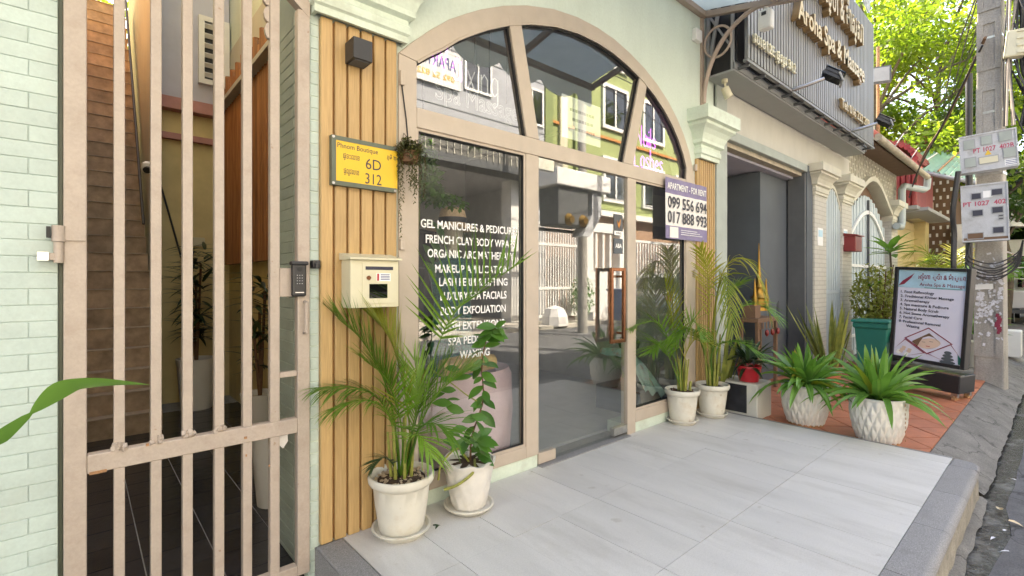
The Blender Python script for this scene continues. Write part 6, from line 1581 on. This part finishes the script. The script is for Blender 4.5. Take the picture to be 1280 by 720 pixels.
h4 = thing('brown_wall_house', 'brown patterned house wall beyond the yellow shutter', 'house', (20, -.1, 2))
MB().box(19, 21, -.35, 5, -.05, 4.6).build('wall', M['brown'], h4)
b = MB()
for i in range(4):
    for j in range(18): b.box(18.985, 18.999, -.30+.16*i+.08*(j % 2), -.25+.16*i+.08*(j % 2), .4+.22*j, .5+.22*j)
b.build('pale_dots', M['bannerwhite'], h4, kind='stuff')
MB().box(18.6, 18.95, -.7, -.34, -.05, 2.9).build('pale_pier', M['bannerwhite'], h4)
for k, (x, y, z) in enumerate(((21.5, -.9, 3.3), (21.6, -1.15, 2.95))):
    t = thing('parasol', ('upper' if k == 0 else 'lower')+' pale folded parasol beyond the brown wall house', 'parasol', (x, y, z))
    MB().lathe([(.55, 0), (.35, .25), (.02, .42)], 12, (x, y, z), cap=False).build('canopy', M['bannerwhite'], t); MB().cyl((x, y, -.05), (x, y, z+.3), .03).build('pole', M['grey'], t)
rs_ = thing('striped_stall', 'red and white striped stall roof beyond the palms', 'stall', (19, -1.1, 1.8))
for k in range(8): MB().obox((18.2+.25*k, -1.1, 2.25), (.248, 1.0, .03), rm(0, 0, R(28))).build('stripe_panel', M['red' if k % 2 else 'bannerwhite'], rs_)
MB().box(18.3, 20.1, -1.35, -.8, -.05, 1.75).build('counter', M['red'], rs_)
hf = thing('far_house', 'pale far house at the end of the street behind the pole', 'house', (34, -2, 0))
MB().box(34, 40, -6, 4, -.05, 7.5).build('wall', M['bannerwhite'], hf)
for j in range(3):
    for i in range(4): MB().box(33.96, 33.999, -5.4+2.0*i, -4.4+2.0*i, 1.2+2.1*j, 2.5+2.1*j).build('window', M['carglass'], hf)
hg2 = thing('far_house', 'long ochre row house behind the trees on the shop side', 'house', (27, 2, 0))
MB().box(21.5, 33.5, .8, 8, -.05, 6.0).build('wall', M['ochre'], hg2)
MB().box(21.4, 33.6, .6, 8.2, 6.0, 6.2).build('roof', M['redtile'], hg2)

# ---- trees
def tree(x, y, h, R_, label, m, n, seed, zlow=.45, trunk=.22, leaf=.22, elong=1.0):
    random.seed(seed)
    t = thing('tree', label, 'tree', (x, y, -.1))
    tp = bez([(x, y, -.1), (x+.2, y-.1, h*.25), (x-.1, y+.1, h*.5), (x+.1, y, h*.85)], 12)
    b = MB(); b.tube(tp, [trunk*(1-.8*i/12) for i in range(13)], 10); b.build('trunk', M['bark'], t, smooth=True)
    b = MB(); tips = []
    for k in range(22):
        a = k*2.4; z0 = h*random.uniform(.3, .8); r = R_*random.uniform(.55, 1.0); e = Vector((x+r*math.cos(a), y+r*math.sin(a)*elong, z0+h*random.uniform(.05, .28)))
        p0 = Vector((x, y, z0)); mid = p0.lerp(e, .5)+Vector((0, 0, .3)); b.tube(bez([p0, mid, e], 6), [.06-.008*i for i in range(7)], 5)
        tips += [e, mid.lerp(e, .5)]
    b.build('limb', M['bark'], t, smooth=True)
    b = MB(); cl = [(tp_+Vector((random.gauss(0, .4), random.gauss(0, .4), random.gauss(0, .3))), random.uniform(.5, 1.15)) for tp_ in tips]
    for k in range(26):
        a = random.uniform(0, 6.28); q = R_*math.sqrt(random.random()); zz = h*zlow+(h*(1.02-zlow))*random.random()
        fall = math.sqrt(max(.05, 1-((zz-h*.72)/(h*.36))**2)); cl.append((Vector((x+q*math.cos(a)*fall, y+q*math.sin(a)*fall*elong, zz)), random.uniform(.5, 1.2)))
    per = n//len(cl)
    for c, r in cl:
        r *= R_/4.6
        for i in range(per):
            v = Vector((random.gauss(0, 1), random.gauss(0, 1), random.gauss(0, .7))); v = v.normalized()*r*random.random()**.45
            p = c+v; d = (v.normalized()*.6+Vector((random.gauss(0, .6), random.gauss(0, .6), random.gauss(-.2, .5)))).normalized()
            s = d.cross(Vector((random.gauss(0, 1), random.gauss(0, 1), random.gauss(0, 1)))); s = s.normalized() if s.length > .01 else Vector((1, 0, 0))
            L_ = leaf*random.uniform(.6, 1.25); w = L_*.42
            b.add([p, p+d*L_*.5+s*w*.5, p+d*L_, p+d*L_*.5-s*w*.5], [(0, 1, 2, 3)])
    b.build('crown', M[m], t, kind='stuff')
    random.seed(seed+1)
    return t
tree(19.5, 1.6, 10.5, 3.6, 'sunlit yellow green tree directly behind the slatted sign', 'tree', 15000, 3, .48, .2, .22)
tree(24.0, .6, 12.5, 4.6, 'tall sunlit tree beside the square utility pole', 'tree', 15000, 4, .40, .26, .26)
tree(21.5, -1.2, 7.0, 2.1, 'dark green tree overhanging the street behind the meter boxes', 'tree2', 9000, 8, .55, .16, .20)
tree(28.0, 3.5, 15.0, 5.5, 'tallest tree at the back of the row', 'tree2', 8000, 9, .3, .3, .30)
tree(32.0, -4.5, 9.0, 3.0, 'far tree at the end of the street', 'tree2', 7000, 12, .3, .2, .28)
tree(.3, 11.5, 8.0, 2.2, 'tree seen over the top of the passage staircase', 'tree', 6000, 14, .4, .15, .2)
random.seed(77)

# ---- pickup parked far along the street
pk = thing('pickup_truck', 'white pickup truck with a leafy load rack parked far down the street', 'pickup', (23, -2.0, -.2))
def cbox(name, m, x0, x1, y0, y1, z0, z1, par=pk, bv=.05): return MB().box(x0, x1, y0, y1, z0, z1).build(name, M[m], par, bevel=bv)
cbox('load_bed', 'carwhite', 22, 23.9, -2.85, -1.15, .42, 1.0); 
cb2 = MB(); cb2.prism([(23.92, .42), (26.9, .42), (26.95, .95), (25.9, 1.02), (25.3, 1.62), (24.1, 1.65), (23.92, 1.0)], -2.85, -1.15); cb2.build('cab', M['carwhite'], pk, bevel=.06)
MB().box(23.90, 23.919, -2.6, -1.4, 1.08, 1.5).build('rear_window', M['carglass'], pk)
for y in (-2.74, -1.26): MB().box(21.97, 21.999, y-.09, y+.09, .62, .92).build('tail_lamp', M['tail'], pk)
MB().box(21.9, 22.0, -2.8, -1.2, .28, .40).build('bumper', M['darkgrey'], pk)
for x in (22.7, 26.0):
    for y in (-2.75, -1.25): 
        w = obj('wheel', MB().cyl((x, y-.12, .13), (x, y+.12, .13), .34, n=20).mesh('wheel', M['tyre'], smooth=True), pk, -Vector((23, -2.0, -.2)))
        MB().cyl((x, y-.125, .13), (x, y+.125, .13), .19, n=16).build('rim', M['steel'], w)
b = MB()
for x in (22.05, 22.95, 23.85):
    for y in (-2.8, -1.2): b.box(x-.02, x+.02, y-.02, y+.02, 1.0, 2.1)
for z in (1.35, 1.7, 2.08):
    b.box(22.07, 23.83, -2.82, -2.78, z, z+.03); b.box(22.07, 23.83, -1.22, -1.18, z, z+.03); b.box(22.04, 22.06, -2.78, -1.22, z, z+.03)
b.build('rack', M['white'], pk)
lo = clump((22.9, -2.0, 1.75), (.8, .7, .65), 700, .16, 'leaf_strap', None, 'leafy_load'); tag(lo, 'leafy green load standing in the rack of the pickup', 'plants')
# ================================================================ ACROSS THE STREET (seen mirrored in the glass)
MB().box(-40, 90, -30, -8.3, -.41, -.12).build('far_pavement', M['sunpave'], kind='structure')
go = thing('grey_apartment_building', 'grey plastered apartment building across the street reflected in the upper panes', 'building', (8, -12, 0))
YG = -10.0
b = MB()
b.box(3.2, 12.6, -18, YG, 4.75, 11.5); b.box(3.2, 5.0, -18, YG, -.12, 4.75); b.box(5.0, 12.6, -18, -14.5, -.12, 4.75); b.box(12.0, 12.6, -14.5, YG, -.12, 4.75)
b.build('wall', M['ograyw'], go)
MB().box(11.0, 11.5, -10.5, -10.0, -.12, 4.74).build('column', M['white'], go)
MB().box(3.0, 12.8, YG+.001, -9.3, 4.76, 5.0).build('balcony_slab', M['darkgrey'], go)
MB().box(3.0, 12.8, -9.36, -9.30, 5.0, 5.55).build('balcony_lattice', M['latticeback'], go)
for k in range(40): MB().box(3.0+.245*k, 3.03+.245*k, -9.299, -9.27, 5.0, 5.6).build('baluster', M['lattice'], go)
for x, z in ((9.1, 7.4), (11.5, 6.9), (4.2, 7.4), (9.1, 9.6), (11.5, 9.6), (6.5, 9.6)):
    f = MB(); x1, z1 = x+.95, z+1.15
    f.box(x-.08, x, YG, YG+.06, z-.08, z1+.08); f.box(x1, x1+.08, YG, YG+.06, z-.08, z1+.08); f.box(x, x1, YG, YG+.06, z-.08, z); f.box(x, x1, YG, YG+.06, z1, z1+.08); f.box(x+.45, x+.5, YG, YG+.04, z, z1)
    fo = f.build('window', M['white'], go); MB().box(x, x1, YG+.005, YG+.02, z, z1).build('pane', M['carglass'], fo)
for z in (6.6, 8.4, 10.2): MB().box(3.2, 12.6, YG+.001, YG+.02, z, z+.04).build('joint_strip', M['grey'], go)
MB().box(5.02, 9.94, -14.49, -14.3, .9, 2.0).build('garage_shelf', M['charcoal'], go)
MB().box(8.6, 9.5, -14.49, -14.4, -.1, 3.9).build('garage_door', M['yshutter'], go)
ab = thing('apartment_banner', 'white APARTMENT banner on the grey building across the street', 'banner', (7.6, -9.9, 7.7))
MB().box(6.6, 8.75, YG+.05, YG+.09, 7.25, 8.2).build('sheet', M['bannerwhite'], ab)
text('lettering', 'APARTMENT', .5, M['navy'], (7.68, YG+.095, 7.86), BACK, ab, width=1.95, depth=.002, bold=.006)
text('lettering', '092 52 8222 / 0', .25, M['yellow'], (7.68, YG+.095, 7.44), BACK, ab, width=1.85, depth=.002, bold=.003)
b = MB()
for q in ((6.52, 6.6, 7.17, 8.28), (8.75, 8.83, 7.17, 8.28), (6.6, 8.75, 7.17, 7.25), (6.6, 8.75, 8.2, 8.28)): b.box(q[0], q[1], YG+.04, YG+.10, q[2], q[3])
b.build('frame', M['bannerwhite'], ab)
for k, (x, s) in enumerate(((6.4, .5), (7.4, .4), (8.9, .35), (11.6, .4), (12.2, .35))):
    o = clump((x, -9.6, 5.3), (s, .3, .35), 140, .22, 'leaf_strap', None, 'balcony_plant'); tag(o, 'leafy plant on the balcony of the grey building across the street', 'plant', 'balcony plants'); o['kind'] = 'thing'
yg = thing('lime_building', 'lime green building with white windows across the street', 'building', (18, -12, 0))
YL = -10.2
MB().box(12.7, 25, -18, YL, 4.2, 13).build('wall', M['ydgreen'], yg)
for x in (12.75, 13.55, 14.4): MB().box(x, x+.4, YL, YL+.12, 4.2, 13).build('pilaster_strip', M['ydgreen2' if x != 13.55 else 'cream'], yg)
MB().box(12.7, 25, -18, -10.25, -.12, 4.19).build('ground_floor', M['brownlight'], yg)
MB().box(14.5, 25, YL, YL+.25, 3.95, 4.18).build('fascia', M['white'], yg)
MB().box(12.7, 25, YL, YL+.08, 7.2, 7.3).build('orange_band', M['orange'], yg)
for x in (16.3, 19.2, 22.0):
    for z in (4.75, 7.8, 10.4):
        x1, z1 = x+1.5, z+1.6; f = MB()
        f.box(x-.15, x, YL, YL+.1, z-.15, z1+.15); f.box(x1, x1+.15, YL, YL+.1, z-.15, z1+.15); f.box(x, x1, YL, YL+.1, z-.15, z); f.box(x, x1, YL, YL+.1, z1, z1+.15); f.box(x+.7, x+.8, YL, YL+.07, z, z1)
        fo = f.build('window', M['white'], yg); MB().box(x, x1, YL+.005, YL+.03, z, z1).build('pane', M['carglass'], fo)
# white bar gate and portal
wg = thing('white_bar_gate', 'white steel bar gate across the street reflected in the glass door', 'gate', (12, -9.3, 0))
b = MB()
for k in range(17): MB().box(11.3+.125*k, 11.345+.125*k, -9.22, -9.18, .1, 3.2).build('bar', M['white'], wg)
for z in (.05, 1.0, 2.5, 3.2): MB().box(11.25, 13.4, -9.24, -9.16, z, z+.09).build('rail', M['white'], wg)
for x in (11.15, 13.42): MB().box(x, x+.12, -9.27, -9.13, -.12, 3.4).build('gate_post', M['white'], wg)
pt = thing('white_portal', 'white gate portal with slot openings across the street', 'gate portal', (14.6, -9, 0))
MB().box(13.6, 14.0, -9.3, -8.9, -.12, 3.45).build('pier', M['white'], pt); MB().box(15.6, 16.0, -9.3, -8.9, -.12, 3.3).build('pier', M['white'], pt)
MB().box(14.0, 15.6, -9.25, -8.95, 3.1, 3.45).build('beam', M['white'], pt)
for k in range(3): MB().box(14.25+.42*k, 14.37+.42*k, -9.2, -9.0, 1.7, 3.1).build('slot_bar', M['white'], pt)
MB().box(14.0, 15.6, -9.2, -9.05, -.12, 1.7).build('panel', M['white'], pt)
fn = thing('white_fence', 'white slatted fence behind the parked car across the street', 'fence', (19, -9, 0))
for k in range(38): MB().box(16.05+.2*k, 16.13+.2*k, -9.0, -8.95, .3, 2.85).build('slat', M['white'], fn)
for z in (.2, 2.85): MB().box(16.02, 23.8, -9.02, -8.93, z, z+.1).build('rail', M['white'], fn)
# transformer on its pole
tf = thing('pole_transformer', 'grey pole mounted transformer cabinet with white hood across the street', 'transformer', (9.9, -6.9, -.2))
MB().tube([(11.1, -6.95, -.24), (11.1, -6.95, 9)], [.15, .11], 12).build('pole', M['pole'], tf, smooth=True)
MB().box(9.0, 11.2, -6.8, -6.0, 3.75, 4.2).build('hood', M['white'], tf, bevel=.03)
MB().box(9.15, 10.35, -6.8, -6.1, 2.75, 3.745).build('cabinet', M['darkgrey'], tf, bevel=.05)
MB().prism([(10.5, 3.74), (10.9, 3.74), (10.9, 3.1), (10.4, 2.5), (10.1, 2.5), (10.5, 3.1)], -6.5, -6.1).build('duct', M['meter'], tf)
MB().cyl((9.55, -6.09, 2.9), (9.55, -5.98, 2.9), .17, .10, 16).build('horn', M['gold'], tf); MB().cyl((10.1, -6.09, 2.9), (10.1, -5.98, 2.9), .17, .10, 16).build('horn', M['gold'], tf)
MB().box(8.9, 10.9, -6.7, -6.6, 2.62, 2.70).build('bracket_arm', M['darkgrey'], tf)
# parked car
ca = thing('parked_car', 'white sport utility car parked across the street by the white fence', 'car', (17.4, -7.4, -.22))
b = MB(); pr_ = [(15.2, .25), (15.12, .55), (15.15, .95), (15.3, 1.05), (15.5, 1.55), (15.7, 1.66), (17.6, 1.66), (18.4, 1.12), (19.5, .98), (19.75, .8), (19.78, .25)]
b.prism([(x, z-.1) for x, z in pr_], -8.1, -6.35); b.build('body', M['carwhite'], ca, bevel=.12, smooth=True)
MB().prism([(15.27, 1.0), (15.47, 1.42), (15.44, 1.42), (15.24, 1.0)], -7.85, -6.6).build('rear_window', M['carglass'], ca)
MB().prism([(15.65, .98), (15.78, 1.44), (17.5, 1.44), (18.1, .98)], -6.349, -6.34).build('side_window', M['carglass'], ca)
for y in (-8.0, -6.47): MB().box(15.06, 15.13, y-.08, y+.08, .62, .92).build('tail_lamp', M['tail'], ca, bevel=.01)
MB().box(15.02, 15.14, -8.0, -6.45, .18, .38).build('bumper', M['darkgrey'], ca, bevel=.03)
for x in (16.0, 18.8):
    for y in (-8.02, -6.43):
        w = obj('wheel', MB().cyl((x, y-.11, .13), (x, y+.11, .13), .35, n=24).mesh('wheel', M['tyre'], smooth=True), ca, -Vector((17.4, -7.4, -.22)))
        MB().cyl((x, y-.115, .13), (x, y+.115, .13), .21, n=18).build('rim', M['steel'], w)
wb = thing('wheeled_bin', 'blue wheeled bin across the street left of the parked car', 'bin', (14.2, -7.9, -.12))
MB().prism([(14.0, -.08), (13.92, .95), (14.48, .95), (14.40, -.08)], -8.2, -7.65).build('body', M['blue'], wb, bevel=.03); MB().box(13.88, 14.52, -8.25, -7.6, .955, 1.02).build('lid', M['blue'], wb, bevel=.02)
o = clump((12.9, -8.5, .75), (.45, .4, .75), 500, .14, 'leaf_strap', None, 'pavement_shrub'); tag(o, 'green shrub on the sunlit pavement across the street', 'shrub'); o['kind'] = 'thing'
rk = MB().lathe([(.45, -.1), (.42, .2), (.3, .45), (.02, .55)], 9, (11.6, -8.55, -.05)).build('pale_stone', M['bannerwhite']); tag(rk, 'pale stone block on the pavement across the street', 'stone')
for k, (a, z) in enumerate(((7.6, 5.9), (6.5, 6.3), (5.2, 6.9), (4.3, 7.3), (5.8, 5.5))):
    cable([(-5, -7-.1*k, z+1.6), (11.1, -6.95, z+1.9), (24, -7.6, z+2.2-.6*k)], .016, 'cable', 'overhead wire strung across the street past the lime building', 'overhead wires across the street')
oth = thing('far_row_house', 'plain pale row house across the street opposite the gate', 'building', (-6, -12, 0))
MB().box(-16, 3.1, -18, -10.2, -.12, 9).build('wall', M['pale'], oth)
o = thing('shophouse_block', 'pale shophouse beyond the mint brick wall left of the gate', 'building', (-6, 4, 0))
MB().box(-14, -1.65, .05, 9, -.3, 8.5).build('wall', M['pale'], o)

# loose litter by the gutter: dry leaves and scraps
for k, (x, y) in enumerate(((4.62, -2.16), (4.45, -2.21), (4.25, -2.2), (3.95, -2.24), (5.4, -2.2), (4.1, -2.17))):
    b = MB(); blade(b, (x, y, -.235), Vector((random.uniform(-1, 1), random.uniform(-1, 1), .15)), .07 if k < 2 else .045, .05 if k < 2 else .02, .5)
    tag(b.build('dry_leaf', M['goldpaint' if k < 2 else 'paper']), ('larger yellow dry leaf in the gutter nearest the terrace corner', 'yellow dry leaf in the gutter beside the terrace kerb')[k] if k < 2 else 'small pale scrap in the gutter beside the terrace', 'leaf' if k < 2 else 'litter', None if k < 2 else 'scraps in the gutter')
